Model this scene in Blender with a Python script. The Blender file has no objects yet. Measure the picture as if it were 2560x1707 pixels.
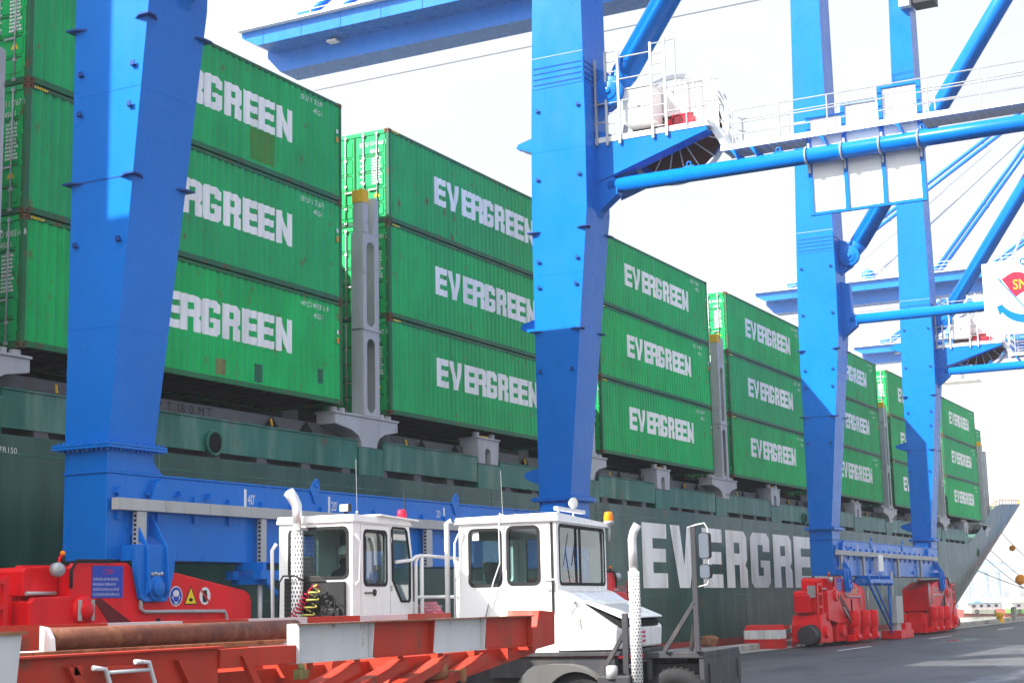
import bpy, bmesh, math, random
from mathutils import Vector, Matrix
from math import sin, cos, tan, pi, radians as RD, atan2
random.seed(7)
S = bpy.context.scene
COL = S.collection
# ------------------------------------------------------------------ camera
yaw, pit, rol, FPX = RD(62.71), RD(9.585), RD(-1.30), 3887.8
fw = Vector((sin(yaw)*cos(pit), cos(yaw)*cos(pit), sin(pit)))
r0 = Vector((cos(yaw), -sin(yaw), 0)); u0 = r0.cross(fw)
rt = cos(rol)*r0 + sin(rol)*u0; up = -sin(rol)*r0 + cos(rol)*u0
cd = bpy.data.cameras.new('camera'); cam = bpy.data.objects.new('camera', cd); COL.objects.link(cam)
cam.matrix_world = Matrix(((rt.x, up.x, -fw.x, 0), (rt.y, up.y, -fw.y, 0), (rt.z, up.z, -fw.z, 2.1), (0, 0, 0, 1)))
cd.sensor_width = 36; cd.lens = 36*FPX/2560; cd.clip_start = 0.1; cd.clip_end = 12000
S.camera = cam
# ------------------------------------------------------------------ sky, sun, exposure
SUNV = Vector((-1.28, 1.0, 1.34)).normalized()
w = bpy.data.worlds.new("World"); S.world = w; w.use_nodes = True
nt = w.node_tree; nt.nodes.clear()
out = nt.nodes.new('ShaderNodeOutputWorld'); bg = nt.nodes.new('ShaderNodeBackground')
sky = nt.nodes.new('ShaderNodeTexSky'); sky.sky_type = 'NISHITA'; sky.sun_disc = False
sky.sun_elevation = math.asin(SUNV.z); sky.sun_rotation = atan2(SUNV.x, SUNV.y)
sky.air_density = 1.0; sky.dust_density = 3.0; sky.ozone_density = 1.0
# thin bright cloud layer over the blue: mixes the sky towards milky white
tc = nt.nodes.new('ShaderNodeTexCoord'); mp = nt.nodes.new('ShaderNodeMapping'); mp.inputs['Scale'].default_value = (1, 1, 3.0)
nz = nt.nodes.new('ShaderNodeTexNoise'); nz.inputs['Scale'].default_value = 1.6; nz.inputs['Detail'].default_value = 5
rp = nt.nodes.new('ShaderNodeMapRange'); rp.inputs[1].default_value = 0.3; rp.inputs[2].default_value = 0.65; rp.inputs[3].default_value = 0.72; rp.inputs[4].default_value = 0.95
mx = nt.nodes.new('ShaderNodeMix'); mx.data_type = 'RGBA'; mx.inputs[7].default_value = (6.6, 6.75, 7.0, 1)
dp = nt.nodes.new('ShaderNodeVectorMath'); dp.operation = 'DOT_PRODUCT'; dp.inputs[1].default_value = SUNV
g1 = nt.nodes.new('ShaderNodeMapRange'); g1.inputs[1].default_value = 0.0; g1.inputs[2].default_value = 1.0; g1.inputs[3].default_value = 0.0; g1.inputs[4].default_value = 1.0
g2 = nt.nodes.new('ShaderNodeMath'); g2.operation = 'POWER'; g2.inputs[1].default_value = 1.6
g3 = nt.nodes.new('ShaderNodeMath'); g3.operation = 'MULTIPLY_ADD'; g3.inputs[1].default_value = 2.2; g3.inputs[2].default_value = 1.0
g4 = nt.nodes.new('ShaderNodeVectorMath'); g4.operation = 'SCALE'; g4.inputs[0].default_value = (5.65, 5.75, 5.9)
nt.links.new(tc.outputs['Generated'], dp.inputs[0]); nt.links.new(dp.outputs['Value'], g1.inputs[0]); nt.links.new(g1.outputs[0], g2.inputs[0]); nt.links.new(g2.outputs[0], g3.inputs[0]); nt.links.new(g3.outputs[0], g4.inputs['Scale']); nt.links.new(g4.outputs[0], mx.inputs[7])
nt.links.new(tc.outputs['Generated'], mp.inputs[0]); nt.links.new(mp.outputs[0], nz.inputs[0])
nt.links.new(nz.outputs[0], rp.inputs[0]); nt.links.new(rp.outputs[0], mx.inputs[0])
nt.links.new(sky.outputs[0], mx.inputs[6]); nt.links.new(mx.outputs[2], bg.inputs[0])
bg.inputs[1].default_value = 0.07
nt.links.new(bg.outputs[0], out.inputs[0])
ld = bpy.data.lights.new('sun', 'SUN'); ld.energy = 4.5; ld.angle = RD(0.6); ld.color = (1, 0.96, 0.9)
sun = bpy.data.objects.new('sun', ld); COL.objects.link(sun); sun.rotation_euler = SUNV.to_track_quat('Z', 'Y').to_euler()
S.view_settings.view_transform = 'Standard'; S.view_settings.look = 'None'; S.view_settings.gamma = 1
S.view_settings.exposure = 1.5

# ------------------------------------------------------------------ materials
MATS = {}
def mat(name, col, rough=0.5, metal=0.0, dirt=0.0, dcol=(0.12, 0.09, 0.06), rust=0.0, rcol=(0.16, 0.05, 0.02), var=0.12, streak=6.0, scale=1.0, bump=0.0, spec=0.18, tint=0.0):
    """painted / weathered surface: soft tone variation, vertical dirt streaks, rust patches"""
    m = bpy.data.materials.new(name); m.use_nodes = True; n = m.node_tree.nodes; L = m.node_tree.links
    b = n['Principled BSDF']; b.inputs['Metallic'].default_value = metal; b.inputs['Roughness'].default_value = rough
    b.inputs['Specular IOR Level'].default_value = spec
    tc = n.new('ShaderNodeTexCoord'); oi = n.new('ShaderNodeObjectInfo')
    ad = n.new('ShaderNodeVectorMath'); ad.operation = 'MULTIPLY_ADD'
    cv = n.new('ShaderNodeCombineXYZ'); L.new(oi.outputs['Random'], cv.inputs[0]); L.new(oi.outputs['Random'], cv.inputs[1])
    L.new(cv.outputs[0], ad.inputs[0]); ad.inputs[1].default_value = (37, 23, 0); L.new(tc.outputs['Object'], ad.inputs[2])
    def noise(sc, det, stretch):
        mp = n.new('ShaderNodeMapping'); mp.inputs['Scale'].default_value = (sc, sc, sc/stretch)
        z = n.new('ShaderNodeTexNoise'); z.inputs['Scale'].default_value = 1; z.inputs['Detail'].default_value = det; z.inputs['Roughness'].default_value = 0.6
        L.new(ad.outputs[0], mp.inputs[0]); L.new(mp.outputs[0], z.inputs[0]); return z.outputs[0]
    def ramp(sock, a, b_, lo=0.0, hi=1.0):
        r = n.new('ShaderNodeMapRange'); r.inputs[1].default_value = a; r.inputs[2].default_value = b_; r.inputs[3].default_value = lo; r.inputs[4].default_value = hi
        L.new(sock, r.inputs[0]); return r.outputs[0]
    def mixc(f, a, b_):
        x = n.new('ShaderNodeMix'); x.data_type = 'RGBA'
        L.new(f, x.inputs[0])
        for s, v in ((6, a), (7, b_)):
            if isinstance(v, tuple): x.inputs[s].default_value = (*v, 1) if len(v) == 3 else v
            else: L.new(v, x.inputs[s])
        return x.outputs[2]
    lo = tuple(max(0, c*(1-var)) for c in col); hi = tuple(min(1, c*(1+var)) for c in col)
    c = mixc(ramp(noise(0.9*scale, 4, 1.5), 0.3, 0.7), lo, hi)
    if tint:
        c = mixc(ramp(oi.outputs['Random'], 0, 1, 0, tint), c, (col[0]*0.6+0.02, col[1]*0.62, col[2]*1.1+0.03))
    if dirt: c = mixc(ramp(noise(2.6*scale, 5, streak), 0.48, 0.72, 0, dirt), c, dcol)
    if rust: c = mixc(ramp(noise(3.2*scale, 6, 1.6), 0.66-rust*0.28, 0.76-rust*0.22, 0, 0.9), c, rcol)
    L.new(c, b.inputs['Base Color'])
    L.new(ramp(noise(4*scale, 4, 2), 0.3, 0.7, rough*0.85, min(1, rough*1.2)), b.inputs['Roughness'])
    if bump:
        bp = n.new('ShaderNodeBump'); bp.inputs['Strength'].default_value = bump; bp.inputs['Distance'].default_value = 0.02
        L.new(noise(7*scale, 5, 1), bp.inputs['Height']); L.new(bp.outputs[0], b.inputs['Normal'])
    MATS[name] = m; return m
mat('crane_blue', (0.0, 0.150, 0.58), 0.28, dirt=0.12, dcol=(0.008, 0.12, 0.38), var=0.10, streak=3, scale=0.35, bump=0.05)
mat('crane_blue_dark', (0.01, 0.05, 0.22), 0.4)
mat('crane_red', (0.74, 0.006, 0.012), 0.35, dirt=0.25, dcol=(0.25, 0.01, 0.01), var=0.12)
mat('dark_red', (0.12, 0.008, 0.01), 0.5)
mat('container_green', (0.0, 0.44, 0.10), 0.45, dirt=0.28, dcol=(0.01, 0.17, 0.06), rust=0.15, var=0.18, streak=9, bump=0.08, tint=0.5)
mat('container_rail_green', (0.012, 0.15, 0.05), 0.5, dirt=0.5, dcol=(0.05, 0.05, 0.03), rust=0.25, var=0.15, tint=0.4)
mat('corner_iron', (0.05, 0.10, 0.05), 0.6, rust=0.9, dirt=0.4)
mat('letter_white', (0.87, 0.87, 0.86), 0.5, dirt=0.35, dcol=(0.4, 0.42, 0.4), var=0.05)
mat('door_seal', (0.02, 0.06, 0.03), 0.7)
mat('galvanised', (0.45, 0.46, 0.47), 0.45, metal=0.3, dirt=0.3)
mat('white_paint', (0.80, 0.80, 0.79), 0.3, dirt=0.12, dcol=(0.45, 0.43, 0.4), var=0.03)
mat('cab_white', (0.82, 0.82, 0.81), 0.25, dirt=0.10, dcol=(0.45, 0.43, 0.38), var=0.03)
mat('tray_grey', (0.42, 0.43, 0.43), 0.5, var=0.05, dirt=0.2)
mat('ship_grey', (0.42, 0.43, 0.45), 0.5, dirt=0.3, dcol=(0.2, 0.19, 0.18), rust=0.08, var=0.08, streak=5)
mat('coaming_grey', (0.11, 0.11, 0.12), 0.6, dirt=0.5, dcol=(0.10, 0.09, 0.085), rust=0.08, streak=4)
mat('hull_green', (0.002, 0.055, 0.038), 0.35, dirt=0.75, dcol=(0.045, 0.125, 0.092), rust=0.10, var=0.3, streak=8, scale=0.35, bump=0.06, spec=0.34)
mat('band_green', (0.022, 0.135, 0.098), 0.4, dirt=0.85, dcol=(0.14, 0.26, 0.21), rust=0.14, var=0.25, streak=6, scale=0.6)
mat('hull_letter', (0.88, 0.88, 0.85), 0.5, dirt=0.5, dcol=(0.45, 0.40, 0.30), var=0.1, streak=6, scale=0.6)
mat('boot_red', (0.30, 0.04, 0.03), 0.6, dirt=0.4)
mat('void_dark', (0.012, 0.013, 0.014), 0.9)
mat('orange_red', (0.43, 0.036, 0.017), 0.5, dirt=0.5, dcol=(0.24, 0.06, 0.035), rust=0.30, rcol=(0.14, 0.06, 0.035), var=0.15)
mat('rail_white', (0.55, 0.56, 0.57), 0.5, dirt=0.3, dcol=(0.35, 0.33, 0.3), rust=0.22, var=0.06)
mat('rust_pipe', (0.15, 0.055, 0.035), 0.6, dirt=0.7, dcol=(0.07, 0.035, 0.03), rust=0.5, rcol=(0.20, 0.095, 0.05), var=0.3, scale=3, streak=0.6, bump=0.15)
mat('rust_edge', (0.26, 0.12, 0.06), 0.75, rust=0.5, var=0.3, scale=3)
mat('yellow_paint', (0.75, 0.42, 0.02), 0.5, dirt=0.2)
mat('amber', (0.85, 0.22, 0.01), 0.25)
mat('black_rubber', (0.02, 0.02, 0.022), 0.75, var=0.2, bump=0.1, scale=4)
mat('black_metal', (0.022, 0.023, 0.025), 0.45, dirt=0.4, dcol=(0.06, 0.055, 0.05))
mat('chassis_grey', (0.04, 0.04, 0.046), 0.55, dirt=0.4, dcol=(0.14, 0.12, 0.10))
mat('fender_grey', (0.10, 0.10, 0.10), 0.6, dirt=0.4)
mat('chrome', (0.75, 0.75, 0.75), 0.38, metal=0.7, var=0.05, dirt=0.2, dcol=(0.4, 0.33, 0.25))
mat('sign_blue', (0.02, 0.06, 0.42), 0.4)
mat('sign_red', (0.62, 0.02, 0.05), 0.4)
mat('sign_yellow', (0.85, 0.6, 0.02), 0.4)
mat('sign_pink', (0.50, 0.03, 0.12), 0.5)
mat('mark_black', (0.015, 0.015, 0.015), 0.5)
mat('mark_white', (0.72, 0.72, 0.72), 0.5)
mat('mark_orange', (0.75, 0.28, 0.02), 0.5)
mat('hose_red', (0.42, 0.01, 0.05), 0.35)
mat('hose_yellow', (0.55, 0.50, 0.12), 0.35)
mat('concrete', (0.36, 0.34, 0.31), 0.85, dirt=0.7, dcol=(0.16, 0.14, 0.12), var=0.25, streak=1.2, scale=1.5, bump=0.2)
mat('barrier_red', (0.58, 0.02, 0.02), 0.5, dirt=0.3)
mat('barrier_white', (0.72, 0.72, 0.7), 0.5, dirt=0.4)
mat('skin', (0.36, 0.19, 0.12), 0.5)
mat('dark_cloth', (0.035, 0.04, 0.07), 0.8)
mat('shirt', (0.30, 0.24, 0.17), 0.8)
mat('seat_grey', (0.10, 0.105, 0.11), 0.7)
mat('rope', (0.30, 0.26, 0.20), 0.9)
mat('boat_white', (0.7, 0.72, 0.74), 0.5, dirt=0.3)
mat('boat_red', (0.25, 0.06, 0.05), 0.6); mat('boat_blue', (0.08, 0.25, 0.5), 0.5); mat('boat_green', (0.25, 0.5, 0.12), 0.5)
mat('reel_brown', (0.09, 0.028, 0.02), 0.6, var=0.3)
mat('far_blue', (0.10, 0.25, 0.5), 0.5); mat('far_grey', (0.3, 0.33, 0.36), 0.7)
mat('lamp_glass', (0.75, 0.76, 0.72), 0.12)
def glass(name, tint, g=0.35):
    m = bpy.data.materials.new(name); m.use_nodes = True; n = m.node_tree.nodes; L = m.node_tree.links; n.clear()
    o = n.new('ShaderNodeOutputMaterial'); t = n.new('ShaderNodeBsdfTransparent'); t.inputs[0].default_value = (*tint, 1)
    gl = n.new('ShaderNodeBsdfGlossy'); gl.inputs[1].default_value = 0.03; gl.inputs[0].default_value = (0.9, 0.95, 0.95, 1)
    fr = n.new('ShaderNodeFresnel'); fr.inputs[0].default_value = 1.5
    ma = n.new('ShaderNodeMath'); ma.operation = 'MULTIPLY_ADD'; ma.inputs[1].default_value = 1.0; ma.inputs[2].default_value = g*0.12
    ms = n.new('ShaderNodeMixShader'); L.new(fr.outputs[0], ma.inputs[0]); L.new(ma.outputs[0], ms.inputs[0]); L.new(t.outputs[0], ms.inputs[1]); L.new(gl.outputs[0], ms.inputs[2]); L.new(ms.outputs[0], o.inputs[0])
    MATS[name] = m
glass('cab_glass', (0.50, 0.66, 0.64), 0.3)
def mirror_mat():
    m = bpy.data.materials.new('mirror'); m.use_nodes = True; b = m.node_tree.nodes['Principled BSDF']
    b.inputs['Metallic'].default_value = 1; b.inputs['Roughness'].default_value = 0.04; b.inputs['Base Color'].default_value = (0.22, 0.25, 0.3, 1); MATS['mirror'] = m
mirror_mat()
def grating(name, col, period, hole, shape='round', stagger=True):
    """sheet with real see-through perforations cut by the shader in object space"""
    m = mat(name, col, 0.35, 0.5, dirt=0.15); return m
def asphalt():
    m = bpy.data.materials.new('asphalt'); m.use_nodes = True; n = m.node_tree.nodes; L = m.node_tree.links; b = n['Principled BSDF']
    tc = n.new('ShaderNodeTexCoord')
    def nz(sc, det, st=(1, 1, 1)):
        mp = n.new('ShaderNodeMapping'); mp.inputs['Scale'].default_value = st; z = n.new('ShaderNodeTexNoise'); z.inputs['Scale'].default_value = sc; z.inputs['Detail'].default_value = det
        L.new(tc.outputs['Object'], mp.inputs[0]); L.new(mp.outputs[0], z.inputs[0]); return z.outputs[0]
    def cr(s, *st):
        r = n.new('ShaderNodeValToRGB'); e = r.color_ramp.elements
        e[0].position, e[0].color = st[0][0], (*st[0][1], 1); e[1].position, e[1].color = st[1][0], (*st[1][1], 1)
        for p, c in st[2:]: x = e.new(p); x.color = (*c, 1)
        L.new(s, r.inputs[0]); return r.outputs[0]
    big = nz(0.11, 5, (0.35, 1.6, 1)); fine = nz(34, 3)
    c1 = cr(big, (0.35, (0.038, 0.040, 0.046)), (0.62, (0.085, 0.082, 0.085)))
    c2 = cr(fine, (0.35, (0.7, 0.7, 0.7)), (0.7, (1.25, 1.25, 1.25)))
    mm = n.new('ShaderNodeMix'); mm.data_type = 'RGBA'; mm.blend_type = 'MULTIPLY'; mm.inputs[0].default_value = 1
    st_ = cr(nz(0.5, 6, (0.5, 1.4, 1)), (0.50, (1.05, 1.05, 1.05)), (0.66, (0.50, 0.50, 0.52)))
    m2 = n.new('ShaderNodeMix'); m2.data_type = 'RGBA'; m2.blend_type = 'MULTIPLY'; m2.inputs[0].default_value = 1; L.new(c1, m2.inputs[6]); L.new(st_, m2.inputs[7]); c1 = m2.outputs[2]
    L.new(c1, mm.inputs[6]); L.new(c2, mm.inputs[7]); L.new(mm.outputs[2], b.inputs['Base Color'])
    wet = nz(0.16, 4, (0.3, 1.3, 1)); r = n.new('ShaderNodeMapRange'); r.inputs[1].default_value = 0.60; r.inputs[2].default_value = 0.68; r.inputs[3].default_value = 0.62; r.inputs[4].default_value = 0.10
    L.new(wet, r.inputs[0]); L.new(r.outputs[0], b.inputs['Roughness'])
    bp = n.new('ShaderNodeBump'); bp.inputs['Strength'].default_value = 0.3; bp.inputs['Distance'].default_value = 0.01; L.new(fine, bp.inputs['Height']); L.new(bp.outputs[0], b.inputs['Normal'])
    MATS['asphalt'] = m
asphalt()
def water():
    m = bpy.data.materials.new('water'); m.use_nodes = True; n = m.node_tree.nodes; L = m.node_tree.links; b = n['Principled BSDF']
    b.inputs['Base Color'].default_value = (0.16, 0.15, 0.11, 1); b.inputs['Roughness'].default_value = 0.15
    z = n.new('ShaderNodeTexNoise'); z.inputs['Scale'].default_value = 0.7; z.inputs['Detail'].default_value = 4
    tc = n.new('ShaderNodeTexCoord'); L.new(tc.outputs['Object'], z.inputs[0]); bp = n.new('ShaderNodeBump'); bp.inputs['Strength'].default_value = 0.6; bp.inputs['Distance'].default_value = 0.2
    L.new(z.outputs[0], bp.inputs['Height']); L.new(bp.outputs[0], b.inputs['Normal']); MATS['water'] = m
water()

# ------------------------------------------------------------------ mesh helpers
class MB:
    def __init__(s): s.v = []; s.f = []; s.m = []; s.sm = []
    def add(s, vs, fs, m=0, smooth=False):
        o = len(s.v); s.v += [tuple(v) for v in vs]
        for f in fs: s.f.append([o+i for i in f]); s.m.append(m); s.sm.append(smooth)
        return s
    def box(s, x0, x1, y0, y1, z0, z1, m=0):
        return s.hexa([(x0, y0, z0), (x1, y0, z0), (x1, y1, z0), (x0, y1, z0)], [(x0, y0, z1), (x1, y0, z1), (x1, y1, z1), (x0, y1, z1)], m)
    def hexa(s, b, t, m=0):
        return s.add(list(b)+list(t), [(3, 2, 1, 0), (4, 5, 6, 7), (0, 1, 5, 4), (1, 2, 6, 5), (2, 3, 7, 6), (3, 0, 4, 7)], m)
    def prism(s, poly, ax, a, b, m=0):
        """poly: 2-D outline; ax 'y' -> points are (x,z) swept y a..b; 'x' -> (y,z); 'z' -> (x,y)"""
        def P(p, t): return {'y': (p[0], t, p[1]), 'x': (t, p[0], p[1]), 'z': (p[0], p[1], t)}[ax]
        n = len(poly); vs = [P(p, a) for p in poly]+[P(p, b) for p in poly]
        return s.add(vs, [list(range(n)), list(range(2*n-1, n-1, -1))]+[(i, i+n, (i+1) % n+n, (i+1) % n) for i in range(n)], m)
    def tube(s, p0, p1, r, n=10, m=0, r1=None, cap=True):
        p0, p1 = Vector(p0), Vector(p1); d = (p1-p0)
        if d.length < 1e-6: return s
        q = d.to_track_quat('Z', 'Y'); r1 = r if r1 is None else r1
        vs = [p0+q@Vector((r*cos(2*pi*i/n), r*sin(2*pi*i/n), 0)) for i in range(n)]+[p1+q@Vector((r1*cos(2*pi*i/n), r1*sin(2*pi*i/n), 0)) for i in range(n)]
        s.add(vs, [(i, (i+1) % n, (i+1) % n+n, i+n) for i in range(n)], m, n > 6)
        if cap: s.add(vs, [list(range(n))[::-1], list(range(n, 2*n))], m)
        return s
    def path(s, pts, r, n=8, m=0, close=False):
        pts = [Vector(p) for p in pts]; k = len(pts); rings = []; ref = None
        for i, p in enumerate(pts):
            a = pts[i-1] if (i > 0 or close) else pts[i]; b = pts[(i+1) % k] if (i < k-1 or close) else pts[i]
            t = (b-a).normalized(); 
            if ref is None: ref = t.orthogonal().normalized()
            ref = (ref-t*ref.dot(t)).normalized(); bi = t.cross(ref)
            rr = r[i] if isinstance(r, (list, tuple)) else r
            rings.append([p+ref*rr*cos(2*pi*j/n)+bi*rr*sin(2*pi*j/n) for j in range(n)])
        vs = [v for g in rings for v in g]; fs = []
        for i in range(k if close else k-1):
            j = (i+1) % k
            fs += [(i*n+a, i*n+(a+1) % n, j*n+(a+1) % n, j*n+a) for a in range(n)]
        s.add(vs, fs, m, n > 4)
        if not close: s.add(rings[0]+rings[-1], [list(range(n))[::-1], list(range(n, 2*n))], m)
        return s
    def ring(s, c, axis, R, r, n=20, k=6, m=0):
        q = Vector(axis).to_track_quat('Z', 'Y'); c = Vector(c)
        return s.path([c+q@Vector((R*cos(2*pi*i/n), R*sin(2*pi*i/n), 0)) for i in range(n)], r, k, m, True)
    def lathe(s, c, axis, prof, n=24, m=0):
        """prof: (radius, height) list about axis"""
        q = Vector(axis).to_track_quat('Z', 'Y'); c = Vector(c); vs = []
        for R, h in prof: vs += [c+q@Vector((R*cos(2*pi*i/n), R*sin(2*pi*i/n), h)) for i in range(n)]
        fs = [(j*n+i, j*n+(i+1) % n, (j+1)*n+(i+1) % n, (j+1)*n+i) for j in range(len(prof)-1) for i in range(n)]
        return s.add(vs, fs, m, True)
    def sphere(s, c, r, m=0, sc=(1, 1, 1), n=14, k=9):
        vs = []; fs = []
        for j in range(k+1):
            t = pi*j/k
            vs += [(c[0]+r*sc[0]*sin(t)*cos(2*pi*i/n), c[1]+r*sc[1]*sin(t)*sin(2*pi*i/n), c[2]+r*sc[2]*cos(t)) for i in range(n)]
        fs = [(j*n+i, (j+1)*n+i, (j+1)*n+(i+1) % n, j*n+(i+1) % n) for j in range(k) for i in range(n)]
        return s.add(vs, fs, m, True)
    def mesh(s, name, mats):
        me = bpy.data.meshes.new(name); me.from_pydata(s.v, [], s.f)
        for x in mats: me.materials.append(MATS[x])
        me.polygons.foreach_set('material_index', s.m); me.polygons.foreach_set('use_smooth', s.sm)
        bm = bmesh.new(); bm.from_mesh(me); bmesh.ops.remove_doubles(bm, verts=bm.verts, dist=1e-5)
        bmesh.ops.dissolve_degenerate(bm, edges=bm.edges, dist=1e-6)
        bmesh.ops.recalc_face_normals(bm, faces=bm.faces); bm.to_mesh(me); bm.free()
        return me
    def build(s, name, mats, parent=None, bevel=0, loc=None):
        if isinstance(mats, str): mats = [mats]
        return link(name, s.mesh(name, mats), parent, bevel, loc)
def link(name, me, parent=None, bevel=0, loc=None):
    o = bpy.data.objects.new(name, me); COL.objects.link(o)
    if parent is not None: o.parent = parent
    if loc: o.location = loc
    if bevel:
        b = o.modifiers.new('bevel', 'BEVEL'); b.width = bevel; b.segments = 2; b.limit_method = 'ANGLE'; b.angle_limit = RD(50); b.harden_normals = False
    return o
def tag(o, label=None, cat=None, group=None, kind=None):
    for k, v in (('label', label), ('category', cat), ('group', group), ('kind', kind)):
        if v: o[k] = v
    return o
def thing(name, label, cat, loc=(0, 0, 0), rz=0, group=None):
    o = bpy.data.objects.new(name, None); COL.objects.link(o); o.location = loc; o.rotation_euler = (0, 0, rz); o.empty_display_size = 0.3
    return tag(o, label, cat, group)
def copy_tree(o, parent=None):
    c = o.copy(); COL.objects.link(c); c.parent = parent
    for ch in list(o.children): copy_tree(ch, c)
    return c
def text_mesh(body, size, squeeze=1.0, ext=0.0):
    cu = bpy.data.curves.new('lettering', 'FONT'); cu.body = body; cu.size = size; cu.extrude = ext; cu.resolution_u = 3; cu.offset = 0.0
    o = bpy.data.objects.new('lettering', cu); COL.objects.link(o); dg = bpy.context.evaluated_depsgraph_get()
    me = bpy.data.meshes.new_from_object(o.evaluated_get(dg)); bpy.data.objects.remove(o); me.transform(Matrix.Diagonal((squeeze, 1, 1, 1)))
    return me
ROT = {'-y': Matrix(((1, 0, 0, 0), (0, 0, -1, 0), (0, 1, 0, 0), (0, 0, 0, 1))), '-x': Matrix(((0, 0, -1, 0), (-1, 0, 0, 0), (0, 1, 0, 0), (0, 0, 0, 1)))}
def text(name, body, size, pos, face, m, parent, squeeze=1.0, vertical=False):
    me = text_mesh(body, size, squeeze)
    me.transform(Matrix.Translation(pos) @ ROT[face]); me.materials.clear(); me.materials.append(MATS[m])
    return link(name, me, parent)
def rrect(x0, x1, z0, z1, r, n=4):
    pts = []
    for cx, cz, a in ((x1-r, z1-r, 0), (x0+r, z1-r, pi/2), (x0+r, z0+r, pi), (x1-r, z0+r, 3*pi/2)):
        pts += [(cx+r*cos(a+pi/2*i/n), cz+r*sin(a+pi/2*i/n)) for i in range(n+1)]
    return pts
def holed(mb, outer, inner, ax, a, b, m=0):
    """plate with one opening, both outlines the same point count"""
    n = len(outer)
    def P(p, t): return {'y': (p[0], t, p[1]), 'x': (t, p[0], p[1])}[ax]
    vs = [P(p, a) for p in outer]+[P(p, a) for p in inner]+[P(p, b) for p in outer]+[P(p, b) for p in inner]
    fs = []
    for i in range(n):
        j = (i+1) % n
        fs += [(i, j, n+j, n+i), (2*n+i, 3*n+i, 3*n+j, 2*n+j), (i, 2*n+i, 2*n+j, j), (n+i, n+j, 3*n+j, 3*n+i)]
    return mb.add(vs, fs, m)
def expand(pts, x0, x1, z0, z1):
    """outer rectangle outline matched point by point to an inner rounded outline"""
    cx = (x0+x1)/2; cz = (z0+z1)/2; n = len(pts)//4; c = [(x1, z1), (x0, z1), (x0, z0), (x1, z0)]
    o = []
    for k in range(4):
        for i in range(n):
            px, pz = pts[k*n+i]
            m_ = n//2
            if i == m_: o.append(c[k])
            elif (k in (0, 2) and i < m_) or (k in (1, 3) and i > m_): o.append((c[k][0], pz))
            else: o.append((px, c[k][1]))
    return o
# block letters of the big lettering: convex pieces in a unit cell
GL = {'E': [[(0, 0), (.42, 0), (.42, 1), (0, 1)], [(.42, .77), (1, .77), (1, 1), (.42, 1)], [(.42, .40), (.95, .40), (.95, .61), (.42, .61)], [(.42, 0), (1, 0), (1, .23), (.42, .23)]],
      'V': [[(0, 1), (.36, 1), (.5, .36), (.5, 0), (.3, 0)], [(1, 1), (.64, 1), (.5, .36), (.5, 0), (.7, 0)]],
      'R': [[(0, 0), (.38, 0), (.38, 1), (0, 1)], [(.38, .79), (1, .79), (1, .9), (.86, 1), (.38, 1)], [(.64, .60), (1, .60), (1, .79), (.64, .79)], [(.38, .40), (.9, .40), (1, .5), (1, .60), (.38, .60)], [(.62, 0), (1, 0), (1, .32), (.9, .40), (.62, .40)]],
      'G': [[(0, .22), (.38, .22), (.38, .78), (0, .78)], [(0, .78), (1, .78), (1, .9), (.86, 1), (.14, 1), (0, .9)], [(0, .22), (0, .1), (.14, 0), (.86, 0), (1, .1), (1, .22)], [(.64, .66), (1, .66), (1, .78), (.64, .78)], [(.64, .22), (1, .22), (1, .50), (.64, .50)], [(.5, .37), (.64, .37), (.64, .50), (.5, .50)]],
      'N': [[(0, 0), (.34, 0), (.34, 1), (0, 1)], [(.66, 0), (1, 0), (1, 1), (.66, 1)], [(.34, 1), (.34, .55), (.66, 0), (.66, .45)]]}
def word(cells, z0, z1, y=0.0):
    """cells: (letter, x0, x1)"""
    mb = MB()
    for ch, a, b in cells:
        for poly in GL[ch]: mb.add([(a+(b-a)*px, y, z0+(z1-z0)*pz) for px, pz in poly], [list(range(len(poly)))])
    return mb

# ------------------------------------------------------------------ setting: ground, water
QE = 22.35
g = MB().box(-300, 520, -420, QE, -0.5, 0.0).build('quay_ground', 'asphalt'); tag(g, kind='structure')
g = MB().box(-300, 520, QE-0.9, QE, -3.4, -0.5).build('quay_wall_face', 'concrete'); tag(g, kind='structure')
g = MB().box(-3000, 7000, -3000, 6000, -3.2, -2.6).build('water', 'water'); tag(g, kind='structure')
k = MB()
x = -30
while x < 500:
    if True: k.box(x, x+(3.6 if x == 110 else 4.86), QE-0.55, QE-0.02, 0.0, 0.24)
    x += 5
tag(k.build('quay_kerb', 'concrete', bevel=0.03), kind='structure')
g = MB().box(-300, 520, 20.2, 20.27, -0.02, 0.012).box(-300, 520, 20.34, 20.40, -0.02, 0.012).build('crane_rail_track', 'chassis_grey'); tag(g, kind='structure')
g = MB().box(-300, 520, QE-1.5, QE-0.56, 0.0, 0.004).build('quay_edge_strip', 'concrete'); tag(g, kind='structure')
pm = MB()
for i in range(9): pm.box(104+0.4*i, 104.25+0.4*i, 8+0.3*i, 15+0.3*i, 0.0, 0.004)
for xx in (62, 78, 96, 120): pm.box(xx, xx+5, 17.6, 17.75, 0, 0.004)
tag(pm.build('road_markings', 'mark_white'), kind='structure')

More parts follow.
